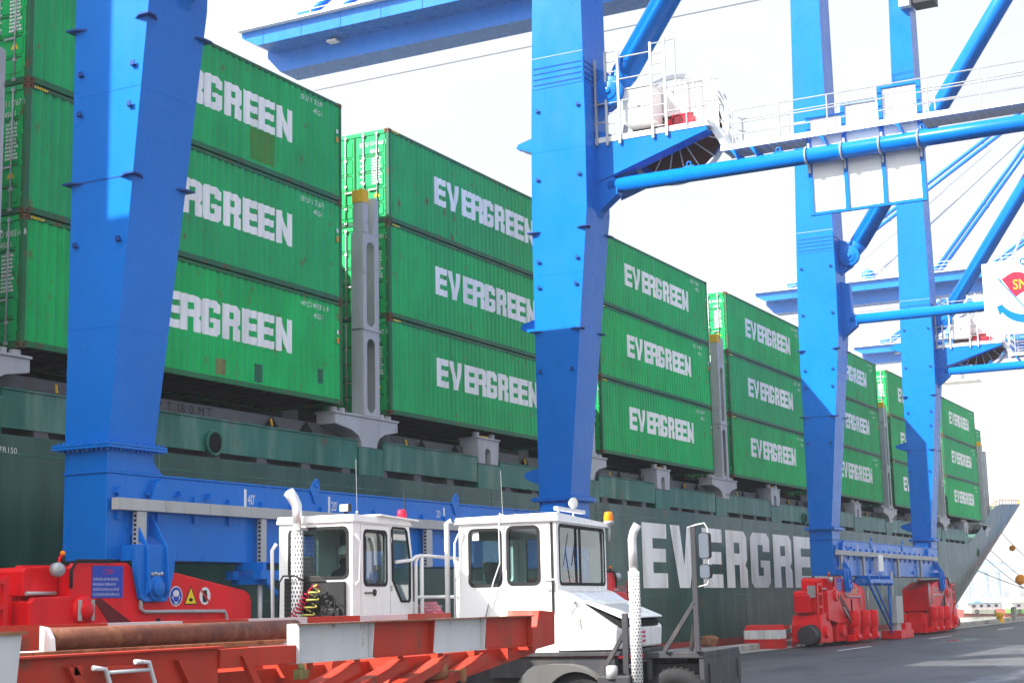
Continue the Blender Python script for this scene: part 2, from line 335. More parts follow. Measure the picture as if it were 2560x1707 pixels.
# ------------------------------------------------------------------ ship
TOP = 16.41; PITCH = 2.916; CH = 2.896
BX = [23.93, 38.67, 53.85, 68.60, 83.95, 98.97, 114.55]
def hull_xs(z): return 105.3+3.5*max(z, 0)+0.9*min(z, 0)
def hull_y(x, z):
    d = max(0, x-hull_xs(z)); return min(40.0, 24+0.0100*d*d)
def hull_top(x):
    if x < 120.5: return 5.8
    pts = [(120.5, 5.8), (124, 6.6), (127, 7.4), (130.5, 8.7), (134.7, 9.45), (145, 9.95), (185, 12)]
    for (a, za), (b, zb) in zip(pts, pts[1:]):
        if x <= b: return za+(zb-za)*(x-a)/(b-a)
    return 12
ship = thing('container_ship', 'long dark green container ship moored along the quay with white hull lettering', 'ship', (75, 40, 0))
def S2(x, y, z): return (x-75, y-40, z)
xs = [-45, -20, 0]+[10+4*i for i in range(24)]+[105+1.5*i for i in range(56)]
NZ = 16; vs = []; fs = []; ms = []
for side in (0, 1):
    base = len(vs)
    for x in xs:
        zt = hull_top(x)
        for j in range(NZ+1):
            z = -3.0+(zt+3.0)*j/NZ
            y = hull_y(x, z); y = y if side == 0 else 80-y
            vs.append(S2(x, y, z))
    for i in range(len(xs)-1):
        for j in range(NZ):
            a = base+i*(NZ+1)+j; fs.append((a, a+NZ+1, a+NZ+2, a+1) if side == 0 else (a+1, a+NZ+2, a+NZ+1, a))
hm = MB(); hm.add(vs, fs, 0, True)
me = hm.mesh('hull', ['hull_green', 'boot_red'])
link('hull', me, ship)
bt = MB()   # red boot topping, a few mm proud of the side
vs = []
bxs = [x for x in xs if x <= 125]
for x in bxs:
    for z in (-2.9, 0.42): vs.append(S2(x, hull_y(x, z)-0.006, z))
bt.add(vs, [(2*i, 2*i+2, 2*i+3, 2*i+1) for i in range(len(bxs)-1)], 0, True).build('boot_topping', 'boot_red', ship)
for z in (2.32, 5.4, 0.9): MB().box(-45-75, 105-75, -16.008, -16.0, z, z+0.03).build('weld_line', 'band_green', ship)
for i in range(13): MB().box(12+8.2*i-75, 12.03+8.2*i-75, -16.010, -16.0, 0.45, 5.75).build('weld_line', 'band_green', ship)
HL = [('E', 57.3, 59.9), ('V', 60.3, 63.3), ('E', 64.0, 66.5), ('R', 67.0, 69.85), ('G', 70.35, 73.2), ('R', 73.75, 76.7), ('E', 77.1, 79.95), ('E', 80.5, 83.2), ('N', 83.8, 86.7)]
word([(c, a-75, b-75) for c, a, b in HL], 2.62, 5.2, -16.014).build('hull_lettering', 'hull_letter', ship)
# deck, coaming and the slotted green band along the deck edge
MB().box(-45-75, 122-75, -15.4, 15.4, 5.3, 5.78).build('deck', 'ship_grey', ship)
MB().box(-20-75, 121.5-75, -15.42, 15.4, 5.785, 7.18).build('hatch_coaming', 'coaming_grey', ship)
for x in BX: MB().box(x-75, x+12.19-75, -12.6, 12.6, 7.19, 13.6).build('inboard_light_block', 'void_dark', ship)  # dark blocks added inboard to stop sky and sun coming through under the stacks
MB().box(-20-75, 121.5-75, -15.48, -15.421, 6.78, 6.86).build('coaming_ledge', 'coaming_grey', ship)
sb = MB().prism([(0, 5.79), (0.45, 5.79), (0.2, 6.4), (0, 6.4)], 'y', -15.95, -15.45).mesh('band_bracket', ['coaming_grey'])
for i in range(50): link('band_bracket', sb, ship, 0, (22.5+1.95*i-75, 0, 0))
segs = [(-5, 21.8), (23.5, 36.9), (38.25, 43.9), (45.5, 52.0), (53.4, 58.9), (60.5, 66.0), (67.4, 73.8), (75.4, 81.0), (82.4, 89.0), (90.6, 96.3), (97.7, 104.1), (105.7, 111.9), (113.2, 119.6)]
for i, (a, b) in enumerate(segs):
    m = MB(); dz = 0.06 if i % 2 else 0
    m.box(a-75, b-75, -15.99+0.02*(i % 2), -15.90, 6.0-dz, 6.80-dz); m.box(a-75, b-75, -16.02+0.02*(i % 2), -15.9, 6.80-dz, 6.84-dz)
    if i == 3: m.box(a+2-75, a+4.4-75, -16.03, -15.9, 5.93, 5.99)
    m.build('side_panel', 'band_green', ship, bevel=0.01)
for a, b in ((21.8, 23.5), (36.9, 38.25), (43.9, 45.5), (52.0, 53.4), (58.9, 60.5), (66, 67.4), (73.8, 75.4), (81, 82.4), (89, 90.6), (96.3, 97.7), (104.1, 105.7), (111.9, 113.2), (119.6, 121.0)):
    MB().box(a+.03-75, b-.03-75, -16.0, -15.5, 5.81, 6.59).build('side_panel', 'band_green', ship)
for x in (30.42, 79.3, 124.4):
    m = MB(); m.ring(S2(x, 23.97, 6.16 if x < 120 else 5.25), (0, 1, 0), 0.29, 0.045, 22, 8, 0); m.lathe(S2(x, 23.955, 6.16 if x < 120 else 5.25), (0, 1, 0), [(0.001, 0), (0.29, 0)], 20, 1)
    m.build('fairlead', ['band_green', 'void_dark'], ship)
# stains, texts on coaming
text('coaming_marking', 'S. W. T. 18. 0. M T', 0.30, S2(28.5, 24.57, 6.92)[:3], '-y', 'mark_black', ship, 1.1)
text('coaming_marking', '31   NO.7H.', 0.32, S2(38.95, 24.57, 6.92), '-y', 'mark_black', ship, 1.0)
text('coaming_marking', 'NO.6H.', 0.32, S2(53.75, 24.57, 6.92), '-y', 'mark_black', ship, 1.0)
text('frame_marking', 'FR150', 0.17, S2(23.42, 23.985, 5.42), '-y', 'mark_white', ship, 1.15)
# lashing posts between the bays and mid supports
def lashing_post(xc):
    x0 = xc-0.36-75; x1 = xc+0.70-75; y0 = -15.98; y1 = -15.55
    m = MB(); z0, z1, z2, z3 = 7.52, 10.03, 12.9, 14.15
    # -y plate with two arched openings, side plates, top prongs
    for a, b in ((z0, z1), (z1, z2)):
        inner = rrect(x0+0.40, x1-0.22, a+0.10, b-0.26, 0.20)
        holed(m, expand(inner, x0+0.22, x1, a, b), inner, 'y', y0, y0+0.05)
    m.box(x0+0.22, x0+0.27, y0+0.051, y1, z0, z2); m.box(x1-0.06, x1-0.01, y0+0.051, y1, z0, z2)
    m.box(x0+0.22, x1+0.03, y0-0.03, y1, z1-0.03, z1+0.03)
    m.prism([(x0+0.22, z2), (x0+0.50, z2), (x0+0.50, z3), (x0+0.28, z3+0.02), (x0+0.22, z3-0.1)], 'y', y0, y0+0.36)
    m.prism([(x1-0.27, z2), (x1-0.01, z2), (x1-0.01, z3-0.15), (x1-0.2, z3-0.1)], 'y', y0, y0+0.34)
    m.build('lashing_post', 'ship_grey', ship, bevel=0.012)
    MB().box(x0+0.20, x0+0.52, y0-0.01, y0+0.38, z3-0.36, z3+0.03).build('post_cap', 'yellow_paint', ship, bevel=0.02)
    b = MB(); l = xc-1.63-75; r = xc+1.63-75; c0 = xc-0.42-75; c1 = xc+0.60-75
    b.prism([(c0+0.1, 6.60), (c1-0.1, 6.60), (c1-0.08, 6.75), (c1+0.04, 6.90), (c1+0.35, 7.04), (r, 7.15), (r, 7.44), (l, 7.44), (l, 7.15), (c0-0.40, 7.04), (c0-0.04, 6.90), (c0+0.08, 6.75)], 'y', -16.0, -15.35)
    b.box(l-0.03, r+0.03, -16.04, -15.3, 7.44, 7.50)
    for px in (l+0.2, l+0.6, r-0.6, r-0.2): b.tube((px, -15.75, 7.5), (px, -15.75, 7.645), 0.13, 12)
    b.build('post_bracket', 'ship_grey', ship, bevel=0.015)
for xc in (37.4, 52.5, 67.3, 82.55, 97.6, 113.2): MB().box(xc-0.4-75, xc+0.4-75, -13.3, 13, 7.19, 13.7).build('gap_light_block', 'coaming_grey', ship)  # solid fillers added across the bay gaps to keep sun off the doors
for xc in (22.6, 37.40, 52.5, 67.3, 82.55, 97.6, 113.2, 128.5): lashing_post(xc)
def mid_support(xc):
    x0 = xc-0.75-75; x1 = xc+0.55-75; m = MB()
    m.prism([(x0, 6.62), (x0+0.42, 6.62), (x0+0.42, 6.98), (x0+0.47, 7.08), (x0+0.55, 7.12), (x0+0.68, 7.12), (x0+0.76, 7.08), (x0+0.81, 6.98), (x0+0.81, 6.62), (x1, 6.62), (x1+0.1, 7.42), (x0-0.04, 7.42)], 'y', -16.0, -15.3)
    m.box(x0-0.08, x1+0.13, -16.04, -15.25, 7.42, 7.47)
    for px in (x0+0.15, x1-0.1): m.tube((px, -15.8, 7.47), (px, -15.8, 7.645), 0.12, 12)
    m.build('deck_support', 'ship_grey', ship, bevel=0.012)
    MB().box(x0+0.45, x1-0.35, -15.85, -15.6, 7.47, 7.56).build('twist_lock', 'yellow_paint', ship, bevel=0.02)
for i in range(1, 7): mid_support(BX[i]+6.1)
lg = MB(); lg.tube((0.03, -15.6, 6.88), (0.03, -15.56, 7.08), 0.03, 6); lg = lg.mesh('lashing_fitting', ['yellow_paint'])
cl = MB().prism([(0, 6.86), (0.5, 6.86), (0.22, 7.15)], 'y', -15.55, -15.5).mesh('coaming_bracket', ['void_dark'])
for i in range(7):
    for d in (1.5, 9.4): link('lashing_fitting', lg, ship, 0, (BX[i]+d-75, 0, 0))
    for d in (2.3, 4.4, 9.3, 10.9): link('coaming_bracket', cl, ship, 0, (BX[i]+d-75, 0, 0))
# bow: breakwater, forecastle, rail
MB().prism([(-14.8, 7.0), (14.8, 7.0), (14.8, 13.2), (-13.6, 13.6), (-14.2, 12)], 'x', 57.8, 58.0).build('breakwater', 'ship_grey', ship)
MB().box(134.5-75, 134.8-75, -15.2, -13.6, 8.5, 13.9).box(134.0-75, 134.7-75, -15.2, -15.1, 8.5, 13.6).build('breakwater', 'ship_grey', ship)
MB().box(124-75, 134-75, -14.6, 14.6, 7.2, 7.6).box(134-75, 160-75, -9, 9, 7.2, 7.6).build('deck', 'ship_grey', ship)
rl = MB(); pr = None
for x in [131+1.5*i for i in range(14)]:
    z = hull_top(x); y = hull_y(x, z)+0.1; p = Vector(S2(x, y, z+0.35))
    rl.tube(S2(x, y, z-0.1), p, 0.03, 6)
    if pr: rl.tube(pr, p, 0.03, 6)
    pr = p
rl.build('bow_rail', 'yellow_paint', ship)
MB().box(15.5-75, 20.5-75, -15, 15, 5.8, 29).build('unseen_superstructure', 'white_paint', ship)  # out of view; added, with edge and height set to shade the first crane leg
MB().box(1-75, 15.49-75, -15.9, 15, 5.8, 16.3).build('unseen_shade_block', 'white_paint', ship)  # unseen box added to shade the lower part of the first crane leg
# ------------------------------------------------------------------ containers
PER = 0.2775
def corr(x):
    t = (x-0.10) % PER
    if t < 0.072: return 0.022
    if t < 0.140: return 0.022+0.036*(t-0.072)/0.068
    if t < 0.210: return 0.058
    return 0.058-0.036*(t-0.210)/0.0675
LEN = 12.192; WID = 2.438
def cont_body():
    m = MB(); xs_ = []; x = 0.10
    while x < LEN-0.12:
        for d in (0, 0.072, 0.140, 0.210):
            if x+d < LEN-0.10: xs_.append(x+d)
        x += PER
    xs_.append(LEN-0.10)
    for side in (0, 1):
        vs = []
        for x in xs_:
            c = corr(x+1e-6); y = c if side == 0 else WID-c
            vs += [(x, y, 0.15), (x, y, CH-0.09)]
        m.add(vs, [(2*i, 2*i+2, 2*i+3, 2*i+1) for i in range(len(xs_)-1)])
    # bottom side rails (channel: proud lip), top rails
    for s in (0, 1):
        def Y(a): return a if s == 0 else WID-a
        for (a, b, z0, z1, mm) in ((0.0, 0.10, 0.02, 0.150, 1), (0.012, 0.09, CH-0.09, CH-0.005, 1)):
            m.box(0.16, LEN-0.16, min(Y(a), Y(b)), max(Y(a), Y(b)), z0, z1, mm)
    m.box(0.05, LEN-0.05, 0.06, WID-0.06, CH-0.045, CH-0.025); m.box(0.05, LEN-0.05, 0.06, WID-0.06, 0.10, 0.14, 2)
    for q in range(30): m.box(0.3+0.39*q, 0.36+0.39*q, 0.101, WID-0.101, 0.03, 0.099, 2)
    # roof corrugation ribs
    x = 0.4
    while x < LEN-0.4: m.box(x, x+0.11, 0.12, WID-0.12, CH-0.0255, CH-0.008); x += 0.25
    # corner posts, front end wall, headers
    for x0, x1 in ((0.0, 0.12), (LEN-0.11, LEN)):
        for y0, y1 in ((0.003, 0.10), (WID-0.10, WID-0.003)): m.box(x0+0.003, x1-0.003, y0, y1, 0.12, CH-0.12, 1)
        m.box(x0+0.01, x1-0.01, 0.1, WID-0.1, 0.0, 0.13, 1); m.box(x0+0.01, x1-0.01, 0.1, WID-0.1, CH-0.13, CH-0.01, 0)
    m.box(LEN-0.08, LEN-0.04, 0.1, WID-0.1, 0.13, CH-0.13)
    for yy in [0.22+0.28*i for i in range(8)]: m.box(LEN-0.04, LEN-0.012, yy, yy+0.12, 0.15, CH-0.15)
    return m.mesh('body', ['container_green', 'container_rail_green', 'black_metal'])
BODY = cont_body()
def casting_mesh():
    m = MB(); m.box(0, 0.178, 0, 0.162, 0, 0.118)
    m.lathe((0.09, -0.001, 0.059), (0, -1, 0), [(0.001, 0.001), (0.032, 0.001)], 10, 1); m.lathe((-0.001, 0.08, 0.059), (-1, 0, 0), [(0.001, 0.001), (0.032, 0.001)], 10, 1)
    return m.mesh('corner_casting', ['corner_iron', 'void_dark'])
CAST = casting_mesh()
def door_mesh():
    m = MB(); w_ = 1.10; m.box(0.03, 0.06, 0, w_, 0.15, CH-0.14)
    zz = [0.20, 0.62, 1.10, 1.60, 2.12, 2.66]
    for a, b in zip(zz, zz[1:]):        # raised pans between recessed lines
        m.prism([(0.10, a+0.06), (w_-0.10, a+0.06), (w_-0.10, b-0.04), (0.10, b-0.04)], 'x', 0.012, 0.03)
    for a in zz[1:-1]: m.box(0.006, 0.03, 0.14, w_-0.14, a-0.035, a+0.005, 2)
    m.box(0.022, 0.031, 0.0, 0.03, 0.15, CH-0.14, 1); m.box(0.022, 0.031, w_-0.03, w_, 0.15, CH-0.14, 1)
    for z in (0.35, 1.05, 1.75, 2.5): m.box(0.0, 0.03, 0.0, 0.06, z, z+0.11)
    return m.mesh('door', ['container_green', 'door_seal', 'container_rail_green'])
DOOR = door_mesh()
def rod_mesh():
    m = MB(); m.tube((-0.02, 0, 0.07), (-0.02, 0, CH-0.05), 0.019, 8)
    for z in (0.10, 0.55, 1.25, 2.05, CH-0.12): m.box(-0.035, 0.012, -0.045, 0.045, z-0.035, z+0.035)
    m.box(-0.05, -0.02, -0.02, 0.30, 1.02, 1.06)
    return m.mesh('lock_rod', ['galvanised'])
ROD = rod_mesh()
def lettering_mesh():
    cells = []; x = 2.80
    wd = {'E': 0.66, 'V': 0.76, 'R': 0.72, 'G': 0.72, 'N': 0.66}
    gaps = [0.10, 0.14, 0.015, 0.015, 0.07, 0.05, 0.015, 0.11, 0]
    tot = sum(wd[c] for c in 'EVERGREEN')+sum(gaps); k = 7.0/tot
    for c, gp in zip('EVERGREEN', gaps): cells.append((c, x, x+wd[c]*k)); x += (wd[c]+gp)*k
    mb = word(cells, 1.15, 2.05); me = bpy.data.meshes.new('t'); me.from_pydata(mb.v, [], mb.f)
    return mold(me, 'lettering', 'letter_white')
def mold(me, name, m, off=0.004):
    """cut a flat marking along the corrugation folds and lay it on the steel"""
    bm = bmesh.new(); bm.from_mesh(me); bmesh.ops.remove_doubles(bm, verts=bm.verts, dist=1e-5)
    lo = min(v.co.x for v in bm.verts); hi = max(v.co.x for v in bm.verts); x = 0.10
    while x < hi+1:
        for d in (0, 0.072, 0.140, 0.210):
            if lo < x+d < hi: bmesh.ops.bisect_plane(bm, geom=bm.verts[:]+bm.edges[:]+bm.faces[:], plane_co=(x+d, 0, 0), plane_no=(1, 0, 0))
        x += PER
    for v in bm.verts: v.co.y = corr(v.co.x+1e-6)-off
    bm.to_mesh(me); bm.free(); me.name = name; me.materials.clear(); me.materials.append(MATS[m]); return me
LETTER = lettering_mesh()
def side_text(body, size, x, z, sq=1.0):
    me = text_mesh(body, size, sq); me.transform(Matrix.Translation((x, 0, z)) @ ROT['-y']); return mold(me, 'code_marking', 'mark_white')
def tri_mesh(s=0.22):
    m = MB(); m.add([(0, 0, 0), (s, 0, 0), (s/2, 0, s*0.95)], [(0, 1, 2)], 0); m.add([(s*.44, -0.002, s*.15), (s*.56, -0.002, s*.15), (s*.5, -0.002, s*.6)], [(0, 1, 2)], 1); return m
def warning_mesh(rot):
    m = tri_mesh(); me = m.mesh('warning_sign', ['sign_yellow', 'mark_black'])
    if rot == '-x': me.transform(Matrix(((0, 1, 0, 0), (-1, 0, 0, 0), (0, 0, 1, 0), (0, 0, 0, 1))))
    return me
WARN = warning_mesh('-x'); WARNY = warning_mesh('-y')
def small_lines(n, seed):
    """rows of tiny weight lettering, too small to read in the photo: broken bars"""
    r = random.Random(seed); m = MB()
    for i in range(n):
        z = -0.085*i; y = 0.0
        if i % 2 == 0: m.box(0, 0.002, 0.36, 0.52, z, z+0.045)
        while y > -0.30:
            ww = r.choice((0.035, 0.05, 0.07)); m.box(0, 0.002, y-ww+0.12, y+0.12, z, z+0.05); y -= ww+0.018
    return m.mesh('weight_marking', ['mark_white'])
SMALL = small_lines(10, 3)
stripe = MB()
for i in range(6): stripe.prism([(0.20+0.07*i, CH-0.075), (0.235+0.07*i, CH-0.075), (0.265+0.07*i, CH-0.02), (0.23+0.07*i, CH-0.02)], 'y', 0.008, 0.012)
STRIPE = stripe.mesh('hazard_stripes', ['sign_yellow'])
LBL = {}
CODES = {(0, 0): ('EISU', '913539', '1'), (0, 1): ('EITU', '113767', '1'), (0, 2): ('HMCU', '908376', '8'), (1, 0): ('EITU', '174060', '1'), (1, 1): ('EITU', '169981', '2'), (1, 2): ('EISU', '938497', '2')}
tier_w = ['topmost', 'middle', 'bottom']
bay_w = ['of the first stack beside the nearest blue crane leg', 'of the second stack, just past the first grey lashing post', 'of the third stack, just beyond the second crane leg', 'of the fourth stack, just before the third crane leg', 'of the fifth stack, seen between the third and fourth crane legs', 'of the sixth stack, mostly hidden behind the fourth crane leg', 'of the last full stack nearest the bow']
code_cache = {}
def container(b, t, x, y, z, letters=True, label=None):
    c = thing('shipping_container', label or ('%s green container %s' % (tier_w[t], bay_w[b])), 'container', (x, y, z), 0, 'green containers stacked on the ship')
    link('body', BODY, c)
    for (px, sx) in ((0, 1), (LEN, -1)):
        for (py, sy) in ((0, 1), (WID, -1)):
            for (pz, sz) in ((0, 1), (CH, -1)):
                o = link('corner_casting', CAST, c); o.location = (px-0.003*sx, py-0.003*sy, pz); o.scale = (sx, sy, sz)
    for s in (0, 1):
        d = link('door', DOOR, c); d.location = (0, 0.115 if s == 0 else WID-0.115, 0); d.scale = (1, 1 if s == 0 else -1, 1)
        for yy in (0.30, 0.78):
            r = link('lock_rod', ROD, d); r.location = (0, yy, 0)
    if letters: link('lettering', LETTER, c)
    link('hazard_stripes', STRIPE, c)
    cd_ = CODES.get((b, t), ('EISU', '%06d' % (913539+b*1111+t*373), '1'))
    if cd_ not in code_cache:
        s = cd_[0][:2]+' '+cd_[0][2:]+' '+' '.join(cd_[1][i:i+2] for i in (0, 2, 4))+' '+cd_[2]
        code_cache[cd_] = (side_text(s, 0.20, 10.25, 2.55, 0.82), side_text('45 G1', 0.20, 10.85, 2.28, 0.82))
    for me in code_cache[cd_]: link('code_marking', me, c)
    text('code_marking', cd_[0]+' '+cd_[1]+' '+cd_[2], 0.19, (0.004, 1.05, 2.42), '-x', 'mark_white', c, 0.85)
    text('code_marking', '45G1', 0.19, (0.004, 0.68, 2.18), '-x', 'mark_white', c, 0.85)
    o = link('weight_marking', SMALL, c); o.location = (0.004, 0.50, 1.98)
    o = link('weight_marking', SMALL, c); o.location = (0.0205, 0, 0); o.location = (0.004, 0.50, 1.98); bpy.data.objects.remove(o)
    if (b+t) % 2 or t == 0:
        o = link('warning_sign', WARN, c); o.location = (0.004, 0.55, 0.80)
    o = MB().box(11.93, 12.03, 0.004, 0.006, 1.72, 1.88).build('sticker', 'mark_orange', c)
    MB().box(11.93, 12.02, 0.004, 0.006, 1.98, 2.10).build('sticker', 'mark_white', c)
    return c
for b in range(7):
    for t in range(3):
        container(b, t, BX[b], 24.0, TOP-CH-PITCH*t)
for t in range(3): container(6, t, 129.75, 26.45, TOP-CH-PITCH*t, True, ['topmost', 'middle', 'bottom'][t]+' green container of the small set-back stack at the bow')
# repaired / faded patches on the first stack
def patch(cx, tier, x0, x1, z0, z1, m, c):
    me = bpy.data.meshes.new('p'); me.from_pydata([(x0, 0, z0), (x1, 0, z0), (x1, 0, z1), (x0, 0, z1)], [], [(0, 1, 2, 3)]); link('repair_patch', mold(me, 'repair_patch', m, 0.002), c)
mat('patch_brown', (0.045, 0.24, 0.045), 0.6, rust=0.25, rcol=(0.12, 0.14, 0.03), var=0.15, streak=8, dirt=0.8, dcol=(0.10, 0.20, 0.04)); mat('patch_dark', (0.015, 0.12, 0.07), 0.5); mat('patch_rust', (0.20, 0.22, 0.08), 0.6, rust=0.5)
cs = [o for o in COL.objects if o.name.startswith('shipping_container')]
patch(0, 0, cs[0].location.x*0+7.9, 9.0, 0.25, 1.12, 'patch_brown', cs[0])
patch(0, 2, 6.6, 7.0, 0.22, 0.62, 'patch_rust', cs[2]); patch(0, 2, 8.15, 8.5, 0.2, 0.68, 'patch_dark', cs[2]); patch(0, 2, 11.0, 11.25, 0.5, 0.9, 'patch_dark', cs[2])

# ------------------------------------------------------------------ quay cranes
CY = 19.8
def yy(a): return a-CY
LEGX = (0.0, 19.95)
SECT = [(5.22, 0, 1.3, 19.8, 20.85), (14, 0, 1.72, 18.98, 20.85), (16.5, 0, 1.72, 18.95, 20.80), (24, 0, 1.72, 18.98, 20.55), (41, 0, 1.72, 19.0, 20.1)]
def loft(m, secs, dx, mm=0):
    n = len(secs); vs = []
    for z, a, b, c, d in secs: vs += [(dx+a, yy(c), z), (dx+b, yy(c), z), (dx+b, yy(d), z), (dx+a, yy(d), z)]
    fs = [(4*i+j, 4*i+(j+1) % 4, 4*i+4+(j+1) % 4, 4*i+4+j) for i in range(n-1) for j in range(4)]
    return m.add(vs, fs+[(3, 2, 1, 0), (4*n-4, 4*n-3, 4*n-2, 4*n-1)], mm)
def at_z(z):
    for a, b in zip(SECT, SECT[1:]):
        if a[0] <= z <= b[0]:
            t = (z-a[0])/(b[0]-a[0]); return [a[i]+(b[i]-a[i])*t for i in range(1, 5)]
def bogie(cr, lx, mir):
    def X(u): return lx+(1.3-u if mir else u)
    def poly(p): return [(X(a), b) for a, b in p]
    y0, y1 = yy(19.55), yy(20.95)
    m = MB()
    for a, b in ((y0, y0+0.12), (y1-0.12, y1)):
        m.prism(poly([(-2.1, 1.15), (-2.1, 2.30), (-2.0, 2.40), (-1.15, 2.42), (-1.15, 2.90), (-1.05, 2.99), (.3, 3.01), (.5, 2.88), (1.7, 2.84), (3.85, 2.50), (4.0, 2.42), (4.05, 2.3), (4.05, 1.2), (2.5, 0.95), (-0.5, 0.95)]), 'y', a, b)
    m.prism(poly([(-2.05, 1.2), (-2.05, 2.34), (-1.1, 2.36), (-1.1, 2.93), (.3, 2.95), (1.7, 2.78), (3.8, 2.44), (3.98, 2.36), (3.98, 1.25), (2.4, 1.05), (-0.4, 1.05)]), 'y', y0+0.121, y1-0.121)
    m.prism(poly([(-1.98, 2.43), (-1.98, 2.84), (-1.90, 2.92), (-1.152, 2.95), (-1.152, 2.43)]), 'y', y0+0.3, y1-0.2)
    m.prism(poly([(-2.9, 1.5), (-2.9, 2.30), (-2.7, 2.40), (-2.11, 2.42), (-2.11, 1.5)]), 'y', y0+0.4, y1-0.1)
    b = m.build('bogie', 'crane_red', cr, bevel=0.02)
    lw = MB()
    for c in (-2.2, 0.35, 2.1, 4.1):     # four wheel boxes on the rail
        for s in (y0+0.1, y1-0.35): lw.prism(poly([(c-0.95, 0.16), (c-0.95, 0.8), (c-0.6, 1.12), (c+0.6, 1.12), (c+0.92, 0.8), (c+0.92, 0.16)]), 'y', s, s+0.22)
        lw.prism(poly([(c-0.5, 0.5), (c-0.5, 1.2), (c+0.5, 1.2), (c+0.5, 0.5)]), 'y', y0+0.33, y1-0.36)
        lw.tube((X(c-0.4), y0-0.12, 0.62), (X(c-0.4), y0+0.1, 0.62), 0.26, 14)
    lw.prism(poly([(-3.3, 0.22), (-3.3, 0.95), (-3.12, 1.35), (-2.4, 1.45), (-2.4, 0.22)]), 'y', y0+0.02, y1-0.1)
    lw.prism(poly([(4.6, 0.10), (4.6, 0.9), (5.1, 0.62), (5.15, 0.10)]), 'y', y0-0.02, y1-0.4)
    lw.prism(poly([(-3.3, 1.46), (-3.3, 2.2), (-3.25, 2.22), (-2.6, 2.22), (-2.6, 1.46)]), 'y', y0+0.5, y1-0.3)
    lw.build('wheel_box', 'crane_red', b, bevel=0.02)
    wh = MB()
    for c in (-2.7, -1.7, -0.15, 0.85, 1.6, 2.6, 3.6, 4.6): wh.tube((X(c), yy(20.2), 0.33), (X(c), yy(20.42), 0.33), 0.32, 18)
    wh.build('rail_wheel', 'black_metal', b)
    for c in (1.1, 2.85, 4.3):
        mo = MB(); x = X(c); mo.tube((x, y0-0.26, 0.35), (x, y0-0.26, 0.75), 0.20, 12); mo.tube((x, y0-0.26, 0.75), (x, y0-0.26, 1.38), 0.25, 14); mo.tube((x, y0-0.26, 1.38), (x, y0-0.26, 1.48), 0.27, 14, r1=0.18)
        mo.box(min(x-0.34, x+0.34), max(x-0.34, x+0.34), y0-0.3, y0+0.05, 0.12, 0.42)
        mo.tube((x-0.2, y0-0.35, 0.30), (x+0.25, y0-0.35, 0.30), 0.15, 12)
        mo.build('drive_motor', 'crane_red', b, bevel=0.015)
    d = MB(); d.prism(poly([(-0.55, 2.33), (-0.42, 2.39), (1.25, 1.5), (1.1, 1.15), (0.6, 1.15)]), 'y', y0-0.012, y0-0.004); d.build('cable_slot', 'dark_red', b)
    h = MB(); h.lathe((X(-0.85), y0, 2.17), (0, -1, 0), [(0.26, 0), (0.26, 0.05), (0.22, 0.09), (0.16, 0.09), (0.16, 0.13), (0.13, 0.16), (0.001, 0.16)], 26); h.build('hub_cover', 'crane_red', b)
    h = MB()
    for s in (-0.20, 0.12): h.box(min(X(-0.85+s), X(-0.85+s+0.07)), max(X(-0.85+s), X(-0.85+s+0.07)), y0-0.12, y0-0.095, 1.99, 2.35)
    h.build('hub_clamp', 'tray_grey', b)
    p = MB(); r = 0.035
    p.path([(X(0.62), y0-0.06, 2.80), (X(0.62), y0-0.06, 2.18), (X(0.72), y0-0.06, 2.12), (X(3.1), y0-0.06, 2.10), (X(3.16), y0-0.06, 2.0), (X(3.16), y0-0.06, 1.6)], r, 8, 0)
    p.path([(X(4.2), y0-0.1, 2.72), (X(4.2), y0-0.1, 1.2)], 0.05, 8, 0); p.path([(X(-1.95), y0+0.25, 2.47), (X(-1.25), y0+0.25, 2.47)], 0.035, 8, 0)
    p.path([(X(-1.18), y0-0.04, 2.55), (X(-1.18), y0-0.04, 2.86), (X(-1.05), y0-0.04, 3.03), (X(-0.1), y0-0.04, 3.04)], 0.03, 8, 1)
    p.path([(X(-0.2), y0-0.16, 1.62), (X(0.5), y0-0.16, 1.25), (X(0.9), y0-0.16, 0.95)], 0.04, 8, 0); p.path([(X(0.95), y0-0.2, 2.0), (X(0.95), y0-0.2, 0.25)], 0.04, 8, 1)
    p.build('conduit', ['galvanised', 'black_rubber'], b)
    al = MB(); al.lathe((X(-1.45), y0+0.10, 2.87), (0, -1, 0), [(0.001, 0), (0.12, 0), (0.13, 0.1), (0.10, 0.16), (0.001, 0.17)], 18); al.build('alarm_horn', 'galvanised', b)
    be = MB(); be.sphere((X(-1.2), y0+0.15, 3.16), 0.05, 0); be.box(X(-1.2)-0.035, X(-1.2)+0.035, y0+0.115, y0+0.185, 3.0, 3.12, 1); be.path([(X(-1.3), y0+0.15, 2.95), (X(-1.27), y0+0.15, 3.08), (X(-1.2), y0+0.15, 3.13)], 0.03, 6, 2); be.build('warning_beacon', ['amber', 'black_metal', 'crane_red'], b)
    fr = MB()
    for u in (-2.55, -3.25):
        fr.box(X(u)-0.05, X(u)+0.05, y0+0.1, y0+0.18, 1.0, 2.75)
    for z in (2.66, 2.25, 1.7): fr.box(min(X(-2.6), X(-3.3)), max(X(-2.6), X(-3.3)), y0+0.09, y0+0.19, z-0.045, z+0.045)
    fr.build('ladder_frame', 'crane_red', b, bevel=0.01)
    bx = MB().box(min(X(-2.65), X(-3.1)), max(X(-2.65), X(-3.1)), y0+0.25, y0+0.6, 2.1, 2.62).build('junction_box', 'galvanised', b)
    MB().box(min(X(-2.67), X(-3.11)), max(X(-2.67), X(-3.11)), y0+0.235, y0+0.25, 2.34, 2.46).build('sticker', 'sign_yellow', b)
